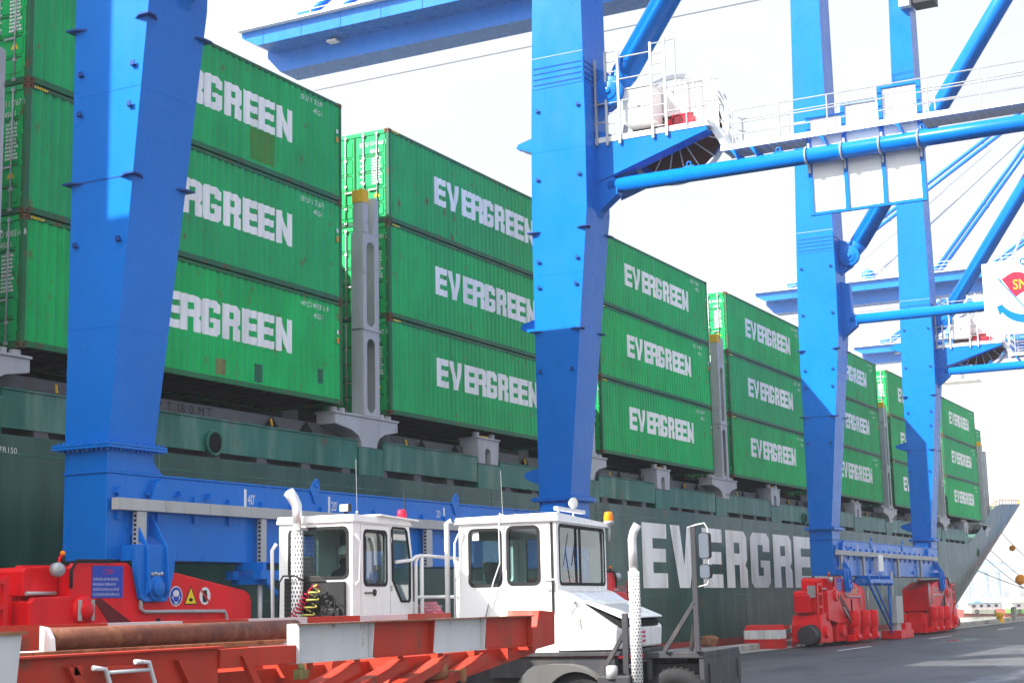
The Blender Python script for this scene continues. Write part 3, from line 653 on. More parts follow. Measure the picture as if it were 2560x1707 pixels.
    dr = MB(); dr.tube((X(-3.35), yy(20.0), 0.52), (X(-4.1), yy(20.0), 0.52), 0.40, 24); dr.ring((X(-3.4), yy(20.0), 0.52), (1, 0, 0), 0.42, 0.04); dr.build('buffer_drum', 'chassis_grey', b, bevel=0.02)
    # notices on the red side plate
    if not mir:
        MB().box(-0.62, 0.18, y0-0.012, y0-0.004, 2.38, 2.95).build('notice_board', 'sign_blue', b)
        text('notice_lettering', 'CẤM', 0.13, (-0.36, y0-0.016, 2.80), '-y', 'barrier_red', b, 1.05)
        for i, s in enumerate(('LEO TRÈO, ĐỨNG, NGỒI TRÊN CHÂN ĐẾ CẨU,', 'ĐANG QUANG HAY VỊ ĐƯỜNG RAY CẨU.', 'ĐỂ NGƯỜI GẦN CONTAINER, DỤNG CỤ, ĐỒ NGHỀ,', 'CÁC VẬT DỤNG TRÊN CHÂN ĐẾ VÀ ĐƯỜNG RAY CẨU.')):
            text('notice_lettering', s, 0.062, (-0.60, y0-0.016, 2.69-0.09*i), '-y', 'mark_white', b, (0.50, 0.50, 0.46, 0.44)[i])
    def oval(c, z, rx, rz, d, mm, q=20): 
        st.add([(X(c)+rx*cos(2*pi*i/q), y0-d, z+rz*sin(2*pi*i/q)) for i in range(q)], [list(range(q))], mm)
    st = MB(); oval(1.68, 2.40, .19, .19, .006, 0); oval(1.68, 2.40, .17, .17, .008, 1)
    oval(1.68, 2.45, .09, .07, .010, 0, 12); st.add([(X(1.68)+a, y0-.010, 2.40+b_) for a, b_ in ((-.10, .0), (.10, .0), (.07, -.09), (0, -.14), (-.07, -.09))], [(0, 1, 2, 3, 4)], 1); st.add([(X(1.68)+a, y0-.012, 2.40+b_) for a, b_ in ((-.09, .01), (-.12, -.02), (-.02, -.15), (0.02, -.15), (.12, -.02), (.09, .01), (.07, -.08), (0, -.12), (-.07, -.08))], [(0, 1, 2, 8), (2, 3, 7, 8), (3, 4, 5, 6), (3, 6, 7)], 0)
    for s, d, mm in ((.40, .006, 2), (.33, .008, 3)): st.add([(X(2.12)-s/2, y0-d, 2.35-s*.28), (X(2.12)+s/2, y0-d, 2.35-s*.28), (X(2.12), y0-d, 2.35+s*.62)], [(0, 1, 2)], mm)
    oval(2.12, 2.33, .06, .035, .010, 2, 10)
    oval(2.55, 2.40, .17, .17, .006, 0); st.add([(X(2.55)+a, y0-.009, 2.40+b_) for a, b_ in ((-.06, -.12), (.05, -.12), (.07, 0), (.05, .11), (-.05, .11), (-.08, 0))], [(0, 1, 2, 3, 4, 5)], 2)
    st.add([(X(2.55)+a, y0-.012, 2.40+b_) for a, b_ in ((-.15, .11), (-.12, .14), (.15, -.11), (.12, -.14))], [(0, 1, 2, 3)], 4)
    st.build('safety_sticker', ['mark_white', 'sign_blue', 'mark_black', 'sign_yellow', 'barrier_red'], b)
def make_crane():
    cr = thing('gantry_crane', 'nearest tall blue quay crane straddling the foreground, its leg in front of the first containers', 'crane', (22.0, CY, 0), 0, 'blue ship-to-shore cranes along the quay')
    sill = MB(); sill.box(0, 21.25, yy(19.8), yy(20.85), 3.07, 4.66); sill.box(-0.03, 21.28, yy(19.78), yy(20.87), 4.66, 4.70)
    for x0 in (0.0, 19.95): sill.box(x0, x0+1.3, yy(19.8), yy(20.85), 4.70, 5.12)
    sill.prism([(1.301, 4.70), (1.75, 4.70), (1.301, 5.1)], 'y', yy(19.95), yy(20.7)); sill.prism([(19.949, 4.70), (19.5, 4.70), (19.949, 5.1)], 'y', yy(19.95), yy(20.7))
    s = sill.build('sill_beam', 'crane_blue', cr, bevel=0.012)
    for x0 in LEGX:
        f = MB()
        f.box(x0-0.17, x0+1.47, yy(19.63), yy(21.02), 5.12, 5.165); f.box(x0-0.17, x0+1.47, yy(19.63), yy(21.02), 5.175, 5.22)
        for i in range(14): f.tube((x0-0.10+i*0.116, yy(19.71), 5.08), (x0-0.10+i*0.116, yy(19.71), 5.27), 0.022, 6)
        for i in range(11): f.tube((x0-0.09, yy(19.76)+i*0.116, 5.08), (x0-0.09, yy(19.76)+i*0.116, 5.27), 0.022, 6)
        f.build('flange_plate', 'crane_blue', cr)
    for li, lx in enumerate(LEGX):
        leg = loft(MB(), SECT, lx).build('leg', 'crane_blue', cr)
        m = MB()
        for z in (10.25, 13.35):
            a, b, c, d = at_z(z)
            for (cx, cy, sx, sy) in ((a, c, -1, -1), (b, c, 1, -1), (a, d, -1, 1)):
                X_, Y_ = lx+cx, yy(cy)
                pts = [(X_+sx*0.17, Y_+sy*0.02), (X_+sx*0.17, Y_+sy*0.17), (X_+sx*0.02, Y_+sy*0.17), (X_-sx*0.20, Y_+sy*0.004), (X_-sx*0.004, Y_-sy*0.004), (X_+sx*0.004, Y_-sy*0.20)]
                pts = [(X_-sx*0.30, Y_+sy*0.0), (X_-sx*0.1, Y_+sy*0.13), (X_+sx*0.13, Y_+sy*0.13), (X_+sx*0.13, Y_-sy*0.1), (X_, Y_-sy*0.30), (X_-sx*0.003, Y_-sy*0.003)]
                m.prism(pts, 'z', z, z+0.035)
        m.build('lifting_lug', 'crane_blue_dark', leg)
        m = MB(); a, b, c, d = at_z(10.27); m.box(lx-0.008, lx+0.004, yy(c), yy(d), 10.26, 10.28)
        for z in (7.4, 12.0, 15.9, 22.4):
            a, b, c, d = at_z(z); m.box(lx-0.005, lx+0.004, yy(c), yy(d), z, z+0.022, 1); m.box(lx, lx+b, yy(c)-0.005, yy(c)+0.004, z, z+0.022, 1)
        for z in (9.0, 11.6, 12.4, 15.0, 17.2):
            a, b, c, d = at_z(z)
            for t in (0.12, 0.88):
                y = yy(c+(d-c)*t); m.box(lx-0.07, lx, y-0.05, y+0.05, z, z+0.015); m.box(lx-0.07, lx-0.055, y-0.05, y+0.05, z, z+0.1)
        m.build('bracket_clips', ['crane_blue_dark', 'crane_blue'], leg)
        m = MB(); a, b, c, d = at_z(18.3)
        m.box(lx-0.012, lx+0.001, yy(c)+0.03, yy(d)-0.03, 17.95, 18.75); m.box(lx-0.006, lx+0.002, yy(c)+0.01, yy(d)-0.01, 18.95, 18.965, 1)
        m.box(lx+0.03, lx+1.69, yy(c)-0.012, yy(c)+0.001, 17.95, 18.75)
        m.build('splice_plate', ['crane_blue', 'tray_grey'], leg)
        m = MB()
        for i in range(22):
            for j in range(4):
                y = yy(c)+0.10+i*(d-c-0.2)/21; z = 18.08+j*0.18; m.lathe((lx-0.012, y, z), (-1, 0, 0), [(0.024, 0), (0.024, 0.018), (0.001, 0.018)], 6)
        for i in range(22):
            for j in range(4): m.lathe((lx+0.08+i*0.074, yy(c)-0.012, 18.08+j*0.18), (0, -1, 0), [(0.024, 0), (0.024, 0.018), (0.001, 0.018)], 6)
        m.build('splice_bolts', 'crane_blue_dark', leg)
        if li == 1:
            m = MB(); m.box(lx+0.2, lx+1.5, yy(17.6), yy(18.9), 36.9, 37.5, 0); m.box(lx-0.5, lx+0.1, yy(18.9), yy(19.5), 36.6, 37.1, 1); m.tube((lx-0.2, yy(19.2), 37.1), (lx+0.4, yy(18.7), 37.3), 0.06, 6, 0); m.build('floodlight', ['chassis_grey', 'lamp_glass'], leg)
            for z in (5.95, 10.55, 16.35): MB().prism([(yy(20.85), z-0.12), (yy(20.85), z+0.30), (yy(21.55), z+0.12), (yy(21.62), z), (yy(21.5), z-0.10)], 'x', lx+0.55, lx+0.62).prism([(yy(20.85), z-0.35), (yy(20.85), z-0.12), (yy(21.45), z-0.1)], 'x', lx+0.25, lx+0.9).build('guide_arm', 'crane_blue', leg)
        # lower cross tube, gusset, brace
        tx = lx+1.0
        g_ = MB(); g_.prism([(yy(19.1), 13.6), (yy(19.0), 16.6), (yy(18.55), 16.45), (yy(18.5), 15.1), (yy(18.25), 14.85), (yy(18.3), 14.45), (yy(18.9), 14.0)], 'x', tx-0.20, tx+0.20)
        g_.prism([(yy(19.0), 16.9), (yy(19.0), 18.6), (yy(18.62), 18.5), (yy(18.2), 17.9), (yy(18.35), 17.3)], 'x', tx-0.16, tx+0.16)
        g_.lathe((tx-0.30, yy(18.45), 17.75), (-1, 0, 0), [(0.001, -0.2), (0.48, -0.2), (0.48, 0.02), (0.001, 0.02)], 28)
        g_.lathe((tx-0.32, yy(18.45), 17.75), (-1, 0, 0), [(0.30, 0), (0.30, 0.03), (0.10, 0.03), (0.10, 0.08), (0.001, 0.08)], 24)
        g_.build('gusset', 'crane_blue', leg, bevel=0.02)
        t = MB(); t.tube((tx, yy(18.6), 14.77), (tx, yy(-5.8), 14.77), 0.235, 28); t.build('cross_tube', 'crane_blue', cr)
        t = MB()
        for y in (16.0, 13.2, 9.0): t.ring((tx, yy(y), 15.10), (1, 0, 0), 0.07, 0.022, 12, 5); t.box(tx-0.02, tx+0.02, yy(y)-0.15, yy(y)+0.15, 14.98, 15.05)
        t.build('lifting_eyes', 'crane_blue', cr)
        bxc = tx+0.22; t = MB(); t.tube((bxc, yy(18.45), 17.85), (bxc, yy(18.1), 18.38), 0.28, 24, r1=0.42); t.tube((bxc, yy(18.1), 18.38), (bxc, yy(2.2), 41.2), 0.42, 28); t.build('brace', 'crane_blue', cr)
        t = MB(); t.tube((tx, yy(-5.2), 17.85), (tx, yy(0.6), 41.2), 0.33, 20); t.build('brace', 'crane_blue', cr)
        # landside leg and portal beams
        t = MB(); t.box(lx, lx+1.6, yy(-7), yy(-5.6), 5.2, 40); t.box(lx-0.1, lx+1.4, yy(-7), yy(-5.8), 3, 5.2); t.build('leg', 'crane_blue', cr)
        t = MB(); t.box(lx+0.1, lx+1.6, yy(-7), yy(20.05), 41.0, 43.0); t.build('portal_beam', 'crane_blue', cr)
        bogie(cr, lx, li == 1)
        fk = MB(); fx = lx+(0.35 if li == 0 else -0.05); y0 = yy(19.42)
        P_ = [(fx, 3.35), (fx+1.18, 3.35), (fx+1.12, 2.85), (fx+0.98, 2.38), (fx+0.90, 2.30), (fx+0.30, 2.30), (fx+0.20, 2.36), (fx+0.05, 2.85)]
        fk.prism(P_, 'y', y0, y0+0.10)
        for u in (0.32, 0.86): fk.prism([(yy(19.8), 3.55), (yy(19.8), 4.0), (y0-0.05, 3.3), (y0-0.12, 2.5), (y0, 2.38), (y0, 3.3)], 'x', fx+u-0.02, fx+u+0.02)
        fk.box(fx+0.05, fx+1.13, y0+0.101, yy(19.799), 3.05, 3.34)
        fk.lathe((fx+0.60, y0-0.001, 2.55), (0, -1, 0), [(0.24, 0), (0.24, 0.03), (0.15, 0.04), (0.15, 0.10), (0.001, 0.10)], 24)
        fk.build('hinge_fork', 'crane_blue', cr, bevel=0.012)
        bo = MB()
        for i in range(4): bo.lathe((fx+0.47+0.09*i, y0-0.01, 2.80+0.015*(i % 2)), (0, -1, 0), [(0.035, 0), (0.035, 0.03), (0.001, 0.03)], 8)
        bo.build('hinge_bolts', 'galvanised', cr)
        # little ledges on the beam near the leg
    t = MB(); yt = yy(19.8)
    for a, b in [(0.05+i*1.35, 0.05+(i+1)*1.35-0.012) for i in range(15)]: t.box(a, b, yt-0.22, yt-0.07, 3.98, 4.20)
    t.build('cable_tray', 'tray_grey', cr, bevel=0.008)
    for a, w_ in ((0.62, 0.26), (4.46, 0.17), (11.2, 0.26), (16.2, 0.2)):
        t = MB(); t.box(a, a+w_, yt-0.20, yt-0.08, 3.05, 3.97); t.build('cable_tray', 'tray_grey', cr, bevel=0.008)
        t = MB(); 
        for i in range(10): t.box(a-0.003, a, yt-0.17, yt-0.11, 3.1+i*0.085, 3.145+i*0.085)
        t.build('tray_slots', 'void_dark', cr)
    tb = MB().box(0, 0.10, yt-0.06, yt, 3.82, 4.34).mesh('tray_bracket', ['crane_blue']); sc_ = MB().box(0, 0.10, yt-0.09, yt, 4.30, 4.32).box(.08, 0.1, yt-0.09, yt, 4.32, 4.42).mesh('small_clip', ['crane_blue'])
    for i in range(19): link('tray_bracket', tb, cr, 0, (0.25+1.1*i, 0, 0))
    for a in (0.15, 1.0, 1.9, 2.8): link('small_clip', sc_, cr, 0, (a, 0, 0))
    for x in (6.6, 12.9):
        t = MB(); t.prism([(x-0.16, 4.70), (x+0.05, 4.38), (x+0.22, 4.70), (x+0.20, 4.90), (x+0.09, 4.95), (x-0.02, 4.88)], 'y', yt-0.04, yt-0.004)
        t.ring((x+0.09, yt-0.03, 4.84), (0, 1, 0), 0.08, 0.03, 14, 6); t.build('padeye', 'crane_blue', cr, bevel=0.01)
    for x, z in ((1.35, 4.35), (18.6, 4.35)):
        MB().prism([(x-0.25, z-0.15), (x+0.25, z-0.15), (x+0.2, z+0.12), (x, z+0.28), (x-0.16, z+0.15)], 'y', yt-0.14, yt-0.004).build('padeye', 'crane_blue', cr, bevel=0.01)
    for x in (6.4, 15.2): MB().prism([(x-0.25, 3.2), (x+0.25, 3.2), (x+0.18, 3.38), (x-0.18, 3.38)], 'y', yt-0.08, yt-0.004).build('padeye', 'crane_blue', cr, bevel=0.01)
    for x, s in ((4.12, "40'"), (7.20, "20'"), (16.3, "40'")):
        text('position_marking', s, 0.30, (x+0.11, yt-0.004, 4.27), '-y', 'mark_white', cr, 0.72)
        MB().box(x-0.01, x+0.07, yt-0.005, yt-0.001, 4.22, 4.58).build('position_marking', 'mark_white', cr)
    text('position_marking', '20', 0.26, (12.0, yt-0.004, 4.3), '-y', 'mark_white', cr, 0.8); MB().box(12.36, 12.43, yt-0.005, yt-0.001, 4.25, 4.56).build('position_marking', 'mark_white', cr)
    MB().box(6.9, 7.75, yt-0.30, yt-0.24, 3.30, 4.10).build('sill_plate', 'white_paint', cr)
    t = MB()
    t.box(3.9, 8.3, yt+0.1, yt+0.3, 2.72, 2.9); t.box(3.9, 8.3, yt-0.6, yt-0.4, 2.72, 2.9)
    for a in (4.1, 6.0, 8.1): t.box(a, a+0.12, yt-0.5, yt+0.2, 2.9, 3.07); t.box(a, a+0.12, yt-0.6, yt+0.3, 2.62, 2.72)
    t.tube((4.2, yt-0.45, 2.7), (7.9, yt-0.45, 0.45), 0.06, 8); t.tube((5.2, yt-0.45, 2.7), (7.9, yt-0.45, 0.9), 0.05, 8); t.tube((7.9, yt-0.45, 0.3), (7.9, yt-0.45, 2.7), 0.06, 8)
    t.build('hanging_frame', 'crane_blue', cr)
    t = MB(); t.box(8.2, 9.5, yt-0.7, yt-0.1, 0.75, 2.08); t.box(8.4, 9.3, yt-0.62, yt-0.2, 0.35, 0.75); t.tube((9.1, yt-0.3, 2.08), (9.1, yt-0.3, 3.3), 0.09, 10); t.build('switch_cabinet', 'tray_grey', cr, bevel=0.02)
    MB().box(8.0, 10.6, yt-0.9, yt+0.1, 0.02, 0.42).box(9.4, 10.6, yt-0.8, yt, 0.42, 0.75).build('cabinet_base', 'crane_red', cr, bevel=0.02)
    # ---- platform with cable reel on the second leg
    lx = LEGX[1]; px = lx+0.75
    p = MB()
    for x in (px, px+2.2): p.prism([(yy(19.1), 14.85), (yy(19.1), 16.12), (yy(15.3), 16.12), (yy(15.3), 16.0)], 'x', x, x+0.06)
    p.prism([(yy(19.0), 14.85), (yy(19.05), 14.95), (yy(15.3), 16.05), (yy(15.3), 15.98)], 'x', px+0.06, px+0.5); p.prism([(yy(19.0), 14.85), (yy(19.05), 14.95), (yy(15.3), 16.05), (yy(15.3), 15.98)], 'x', px+1.7, px+2.2)
    p.box(px-0.05, px-0.01, yy(19.05), yy(19.13), 14.8, 16.3)
    p.build('platform_bracket', 'crane_blue', cr)
    p = MB(); p.box(px-0.02, px+0.9, yy(19.0), yy(15.2), 16.13, 16.30); p.box(px+1.5, px+2.3, yy(19.0), yy(15.2), 16.13, 16.30); p.build('platform_deck', 'white_paint', cr)
    p = MB(); x = px-0.06
    posts = [(18.98, 16.9, 18.0), (18.87, 16.05, 18.8), (18.52, 16.0, 19.0), (18.10, 16.0, 19.0), (17.0, 16.0, 19.05), (16.55, 16.0, 19.1), (16.2, 16.9, 19.0)]
    for y, a, b in posts:
        if a < 16.5: p.box(x-0.03, x+0.03, yy(y)-0.035, yy(y)+0.035, a, b)
        else: p.tube((x, yy(y), a), (x, yy(y), b), 0.022, 6)
    for (ya, yb) in ((18.52, 18.10), (17.0, 16.55)):
        for z in [16.35+0.33*i for i in range(9)]: p.tube((x, yy(ya), z), (x, yy(yb), z), 0.018, 6)
    for z in (17.35, 18.05, 18.75): p.tube((x, yy(18.10), z), (x, yy(17.0), z), 0.022, 6)
    for z in (16.75, 17.35): p.tube((x, yy(19.1), z), (x, yy(18.5), z), 0.028, 6); p.tube((x, yy(16.55), z), (x, yy(15.2), z), 0.025, 6)
    p.tube((x, yy(16.55), 19.0), (x, yy(16.2), 19.02), 0.02, 6)
    for y in (15.9, 15.25): p.tube((x, yy(y), 16.2), (x, yy(y), 17.4), 0.022, 6)
    p.build('ladder_railing', 'galvanised', cr)
    p = MB(); p.box(px+0.15, px+0.9, yy(18.05), yy(17.05), 16.65, 17.75); p.box(px+0.1, px+0.95, yy(18.08), yy(17.02), 17.75, 17.79); c_ = p.build('control_box', 'white_paint', cr, bevel=0.015)
    MB().box(px+0.13, px+0.149, yy(17.58), yy(17.48), 17.12, 17.2).box(px+0.14, px+0.149, yy(18.04), yy(17.06), 17.36, 17.37).build('box_latch', 'galvanised', c_)
    p = MB(); p.box(px+1.0, px+1.03, yy(16.0), yy(15.25), 16.3, 17.9); p.box(px+1.0, px+1.03, yy(17.9), yy(16.0), 16.95, 17.9); p.box(px+0.96, px+1.0, yy(17.9), yy(15.25), 17.9, 17.96)
    for y in (17.2, 16.7, 16.0, 15.3): p.box(px+0.96, px+1.0, yy(y), yy(y)+0.04, 16.3, 17.9)
    p.box(px+0.3, px+0.33, yy(15.45), yy(15.2), 16.9, 18.3); p.build('wind_screen', 'white_paint', cr)
    p = MB(); rc = (px+1.2, yy(16.75), 16.55)
    p.lathe(rc, (1, 0, 0), [(0.25, 0), (1.30, 0.0), (1.45, 0.0), (1.45, 0.04), (0.25, 0.04)], 48, 0); p.lathe(rc, (1, 0, 0), [(0.25, 0.2), (1.45, 0.2), (1.45, 0.24), (0.25, 0.24)], 48, 0)
    q = 40; 
    p.lathe(rc, (1, 0, 0), [(1.64, -0.02), (1.78, -0.02), (1.78, 0.03), (1.64, 0.03), (1.64, -0.02)], 56, 1)
    for i in range(18):
        a = 2*pi*i/18; p.tube((rc[0]-0.02, rc[1]+0.2*cos(a), rc[2]+0.2*sin(a)), (rc[0]-0.02, rc[1]+1.7*cos(a), rc[2]+1.7*sin(a)), 0.02, 5, 1)
    p.lathe((rc[0]-0.25, rc[1], rc[2]), (1, 0, 0), [(0.001, 0), (0.3, 0), (0.3, 0.25)], 20, 2)
    p.build('cable_reel', ['reel_brown', 'white_paint', 'sign_red'], cr)
    m = MB(); m.box(px+0.5, px+1.1, yy(16.6), yy(16.0), 16.32, 16.8, 0); m.tube((px+0.5, yy(16.4), 16.6), (px+1.0, yy(16.4), 16.6), 0.2, 14, 1); m.build('reel_motor', ['sign_red', 'black_metal'], cr)
    # ---- walkway along the cross tube
    p = MB(); wx0, wx1 = px+0.35, px+1.25
    p.box(wx0, wx1, yy(15.0), yy(-5), 15.40, 15.43); p.box(wx0-0.03, wx0, yy(15.0), yy(-5), 15.36, 15.52); p.box(wx1, wx1+0.03, yy(15.0), yy(-5), 15.36, 15.52)
    p.hexa([(wx0, yy(15.3), 16.1), (wx1, yy(15.3), 16.1), (wx1, yy(14.9), 15.4), (wx0, yy(14.9), 15.4)], [(wx0, yy(15.2), 16.3), (wx1, yy(15.2), 16.3), (wx1, yy(14.75), 15.5), (wx0, yy(14.75), 15.5)])
    y = 14.8
    while y > -5: p.box(wx0, wx1, yy(y), yy(y)+0.04, 15.35, 15.399); y -= 0.25
    wk = p.build('walkway', 'white_paint', cr)
    p = MB()
    for x in (wx0-0.03, wx1+0.03):
        y = 14.6; 
        while y > -5: p.tube((x, yy(y), 15.4), (x, yy(y), 16.55), 0.024, 6); y -= 1.45
        for dz in (1.15, 0.75, 0.40):
            p.path([(x, yy(15.15), 16.3+dz), (x, yy(14.75), 15.4+dz+0.1), (x, yy(14.6), 15.4+dz), (x, yy(-5), 15.4+dz)], 0.02, 6)
    p.build('walkway_railing', 'galvanised', wk)
    p = MB()
    for y in (14.5, 13.9, 11.8, 9.6, 6.0, 3): p.prism([(yy(y), 15.27), (yy(y)+0.12, 15.27), (yy(y)-0.1, 14.95)], 'x', wx0-0.3, wx1); 
    p.build('walkway_bracket', 'crane_blue', wk)
    # ---- boards hanging on the cross tubes
    bx = lx+1.0+0.30
    p = MB(); ys = [12.35, 11.3, 10.2, 9.1]
    for a, b, zt in zip(ys, ys[1:], (15.95, 16.2, 16.5)): p.box(bx, bx+0.03, yy(b)+0.06, yy(a)-0.06, 13.15, zt)
    bd = p.build('billboard', 'white_paint', cr)
    p = MB()
    for a, zt in zip(ys, (16.0, 16.25, 16.58, 16.58)): p.box(bx-0.06, bx+0.06, yy(a)-0.06, yy(a)+0.06, 13.05, zt)
    p.box(bx-0.05, bx+0.05, yy(12.3), yy(9.15), 13.05, 13.12); p.box(bx-0.05, bx+0.05, yy(12.28), yy(11.37), 15.95, 16.0); p.box(bx-0.05, bx+0.05, yy(11.23), yy(10.27), 16.2, 16.25); p.box(bx-0.05, bx+0.05, yy(10.13), yy(9.17), 16.51, 16.58)
    p.build('billboard_frame', 'crane_blue', bd)
    p = MB()
    for a in ys: p.ring((lx+1.0, yy(a), 14.77), (0, 1, 0), 0.255, 0.03, 24, 6); p.box(bx-0.12, bx-0.04, yy(a)-0.03, yy(a)+0.03, 14.3, 15.2)
    p.build('board_clamp', 'galvanised', bd)
    fx = 0.70
    p = MB(); p.box(fx-0.03, fx, yy(12.5), yy(8.95), 13.35, 16.6); bd = p.build('billboard', 'white_paint', cr)
    MB().box(fx, fx+0.05, yy(12.45), yy(12.35), 13.4, 16.55).box(fx, fx+0.05, yy(9.1), yy(9.0), 13.4, 16.55).build('billboard_frame', 'crane_blue', bd)
    lg_ = MB(); c0y, c0z, x = 10.72, 15.2, fx-0.034
    def LP(pts, mm, d=0.0): lg_.add([(x-d, yy(c0y-a), c0z+b) for a, b in pts], [list(range(len(pts)))], mm)   # a to the viewer's right
    for i in range(48):
        a0, a1 = 2*pi*i/48, 2*pi*(i+1)/48; LP([(1.15*cos(a0), 1.15*sin(a0)), (1.15*cos(a1), 1.15*sin(a1)), (1.12*cos(a1), 1.12*sin(a1)), (1.12*cos(a0), 1.12*sin(a0))], 0)
    for i in range(20):   # waving flag
        t0, t1 = i/20, (i+1)/20
        def top_(t): return (-0.95+0.35*t+1.7*t, 0.62+0.28*sin(t*5.2))
        def bot_(t): return (-0.42+1.75*t, -0.32+0.30*sin(t*5.2+0.2))
        LP([top_(t0), top_(t1), bot_(t1), bot_(t0)], 1, 0.004)
    LP([(-1.17, 0.70), (-1.10, 0.72), (0.22, -1.05), (0.14, -1.05)], 0, 0.008)
    for i in range(16):
        a0, a1 = RD(205+i*8), RD(205+(i+1)*8); w0 = 0.09+0.1*sin((i)/16*pi); w1 = 0.09+0.1*sin((i+1)/16*pi)
        LP([((1.22-w0)*cos(a0), (1.22-w0)*sin(a0)), ((1.22-w1)*cos(a1), (1.22-w1)*sin(a1)), ((1.22+w1)*cos(a1), (1.22+w1)*sin(a1)), ((1.22+w0)*cos(a0), (1.22+w0)*sin(a0))], 0, 0.006)
    LP([(-1.27, -0.50), (-0.88, -0.78), (-1.0, -0.80), (-1.15, -1.0)], 0, 0.007); LP([(1.27, -0.50), (1.15, -1.0), (1.0, -0.80), (0.88, -0.78)], 0, 0.007)
    lg_.build('emblem', ['crane_blue', 'sign_red'], bd)
    p = MB(); p.ring((x-0.01, yy(c0y), c0z+1.33), (1, 0, 0), 0.12, 0.03, 18, 6); p.ring((x-0.01, yy(c0y-0.14), c0z+1.22), (1, 0, 0), 0.07, 0.025, 14, 6); p.build('emblem', 'crane_blue', bd)
    text('emblem_lettering', 'SNP', 0.62, (x-0.012, yy(c0y+0.50), c0z+0.12), '-x', 'sign_yellow', bd, 0.85)
    # ---- boom, upper works
    p = MB(); bxx = 10.58; yb0, yb1 = yy(-28), yy(59.0)
    p.prism([(yb0, 36.9), (yb1-1.0, 36.9), (yb1, 38.0), (yb1, 39.3), (yb0, 39.3)], 'x', bxx, bxx+2.0)
    p.prism([(yb0, 38.2), (yb1-0.6, 38.2), (yb1+0.7, 38.9), (yb1+0.7, 39.25), (yb0, 39.25)], 'x', bxx-1.9, bxx-0.002)
    y = yb0+2
    while y < yb1: p.box(bxx-1.93, bxx-1.9, y, y+0.06, 38.2, 39.25); y += 3
    bm_ = p.build('boom_girder', 'crane_blue', cr)
    p = MB(); p.box(bxx-2.3, bxx-1.7, yb0, yb1+0.8, 39.26, 39.31); p.box(bxx-1.8, bxx+0.3, yb1-0.5, yb1+0.8, 39.26, 39.31)
    p.box(bxx-2.32, bxx-2.28, yb0, yb1+0.8, 39.26, 39.40)
    p.build('boom_walkway', 'white_paint', bm_)
    p = MB(); y = yb0
    while y < yb1+0.8: p.tube((bxx-2.3, y, 39.3), (bxx-2.3, y, 40.45), 0.03, 5); p.tube((bxx+1.9, y, 39.3), (bxx+1.9, y, 40.45), 0.03, 5); y += 2.0
    for z in (39.65, 40.05, 40.45): p.tube((bxx-2.3, yb0, z), (bxx-2.3, yb1+0.8, z), 0.025, 5); p.tube((bxx+1.9, yb0, z), (bxx+1.9, yb1+0.8, z), 0.025, 5); p.tube((bxx-2.3, yb1+0.8, z), (bxx+1.9, yb1+0.8, z), 0.025, 5)
    p.build('boom_railing', 'white_paint', bm_)
    p = MB()
    for y in (53.5, 38.9, 28): p.box(bxx-0.75, bxx-0.2, yy(y)-0.35, yy(y)+0.35, 37.92, 38.05); p.box(bxx-0.6, bxx-0.4, yy(y)-.1, yy(y)+.1, 38.05, 38.2, 1)
    p.build('floodlight', ['lamp_glass', 'black_metal'], bm_)
    p = MB()
    for dx in (0.5, 0.62): p.tube((bxx+3+dx, yb0, 36.6), (bxx+3+dx, yb1, 36.6), 0.018, 5)
    p.build('trolley_rope', 'tray_grey', bm_)
    p = MB(); p.box(1.61, 20.04, yy(19.0), yy(20.0), 41.2, 42.8); p.box(1.61, 20.04, yy(-7), yy(-5.8), 41.2, 42.8); p.build('portal_beam', 'crane_blue', cr)
    p = MB()
    for a, b in ((1.0, 9.4), (20.9, 12.4)): p.tube((a, yy(19.6), 43), (b, yy(19.6), 61.5), 0.55, 12); p.tube((a, yy(-6.4), 43), (b, yy(18.6), 61.0), 0.35, 10)
    p.box(8.6, 13.2, yy(18.9), yy(20.3), 61, 62.4); p.build('apex_frame', 'crane_blue', cr)
    p = MB()
    for x in (bxx-0.9, bxx+1.0):
        for ye, r in ((55.5, 0.24), (38.0, 0.24)):
            a = Vector((x, yy(19.6), 61.8)); b = Vector((x, yy(ye), 39.6)); p.tube(a, b, r, 8)
            for t in (0.33, 0.66): c = a.lerp(b, t); p.sphere(c, 0.3, 0, n=8, k=5)
            p.box(x-0.12, x+0.12, yy(ye)-0.5, yy(ye)+0.4, 39.2, 40.2)
        p.tube((x, yy(19.6), 61.8), (x, yy(-27), 39.5), 0.17, 8)
    p.build('stay_bar', 'crane_blue', cr)
    p = MB()
    for dx in (0, 0.3, 0.6): p.tube((bxx+dx, yy(19.6), 60.6), (bxx+dx, yy(46), 40.0), 0.035, 5); p.tube((bxx+dx, yy(19.6), 61.4), (bxx+dx, yy(50), 40.0), 0.035, 5)
    for ye, r_ in ((30, 0.14), (47, 0.16)): p.tube((bxx+2.2, yy(19.6), 61.0), (bxx+1.6, yy(ye), 39.5), r_, 6)
    p.build('hoist_rope', 'tray_grey', cr)
    p = MB(); p.box(bxx-1.0, bxx+1.2, yy(46.5), yy(45.2), 39.3, 39.9); p.lathe((bxx-0.6, yy(46), 40.3), (1, 0, 0), [(0.001, 0), (0.7, 0), (0.7, 1.2), (0.001, 1.2)], 20); p.build('sheave_block', 'crane_blue', cr)
    p = MB(); p.box(5, 16, yy(-20), yy(-8), 39.4, 43.4); p.build('machinery_house', 'white_paint', cr)
    return cr
crane = make_crane()
crane2 = copy_tree(crane); crane2.location = (69.5, CY, 0)
crane2['label'] = 'second blue quay crane standing farther along, with white logo board on its tube'
crane3 = copy_tree(crane); crane3.location = (173.0, CY, 0); crane3['label'] = 'distant blue crane boom with stays beyond the bow, the nearer of two hazy ones'
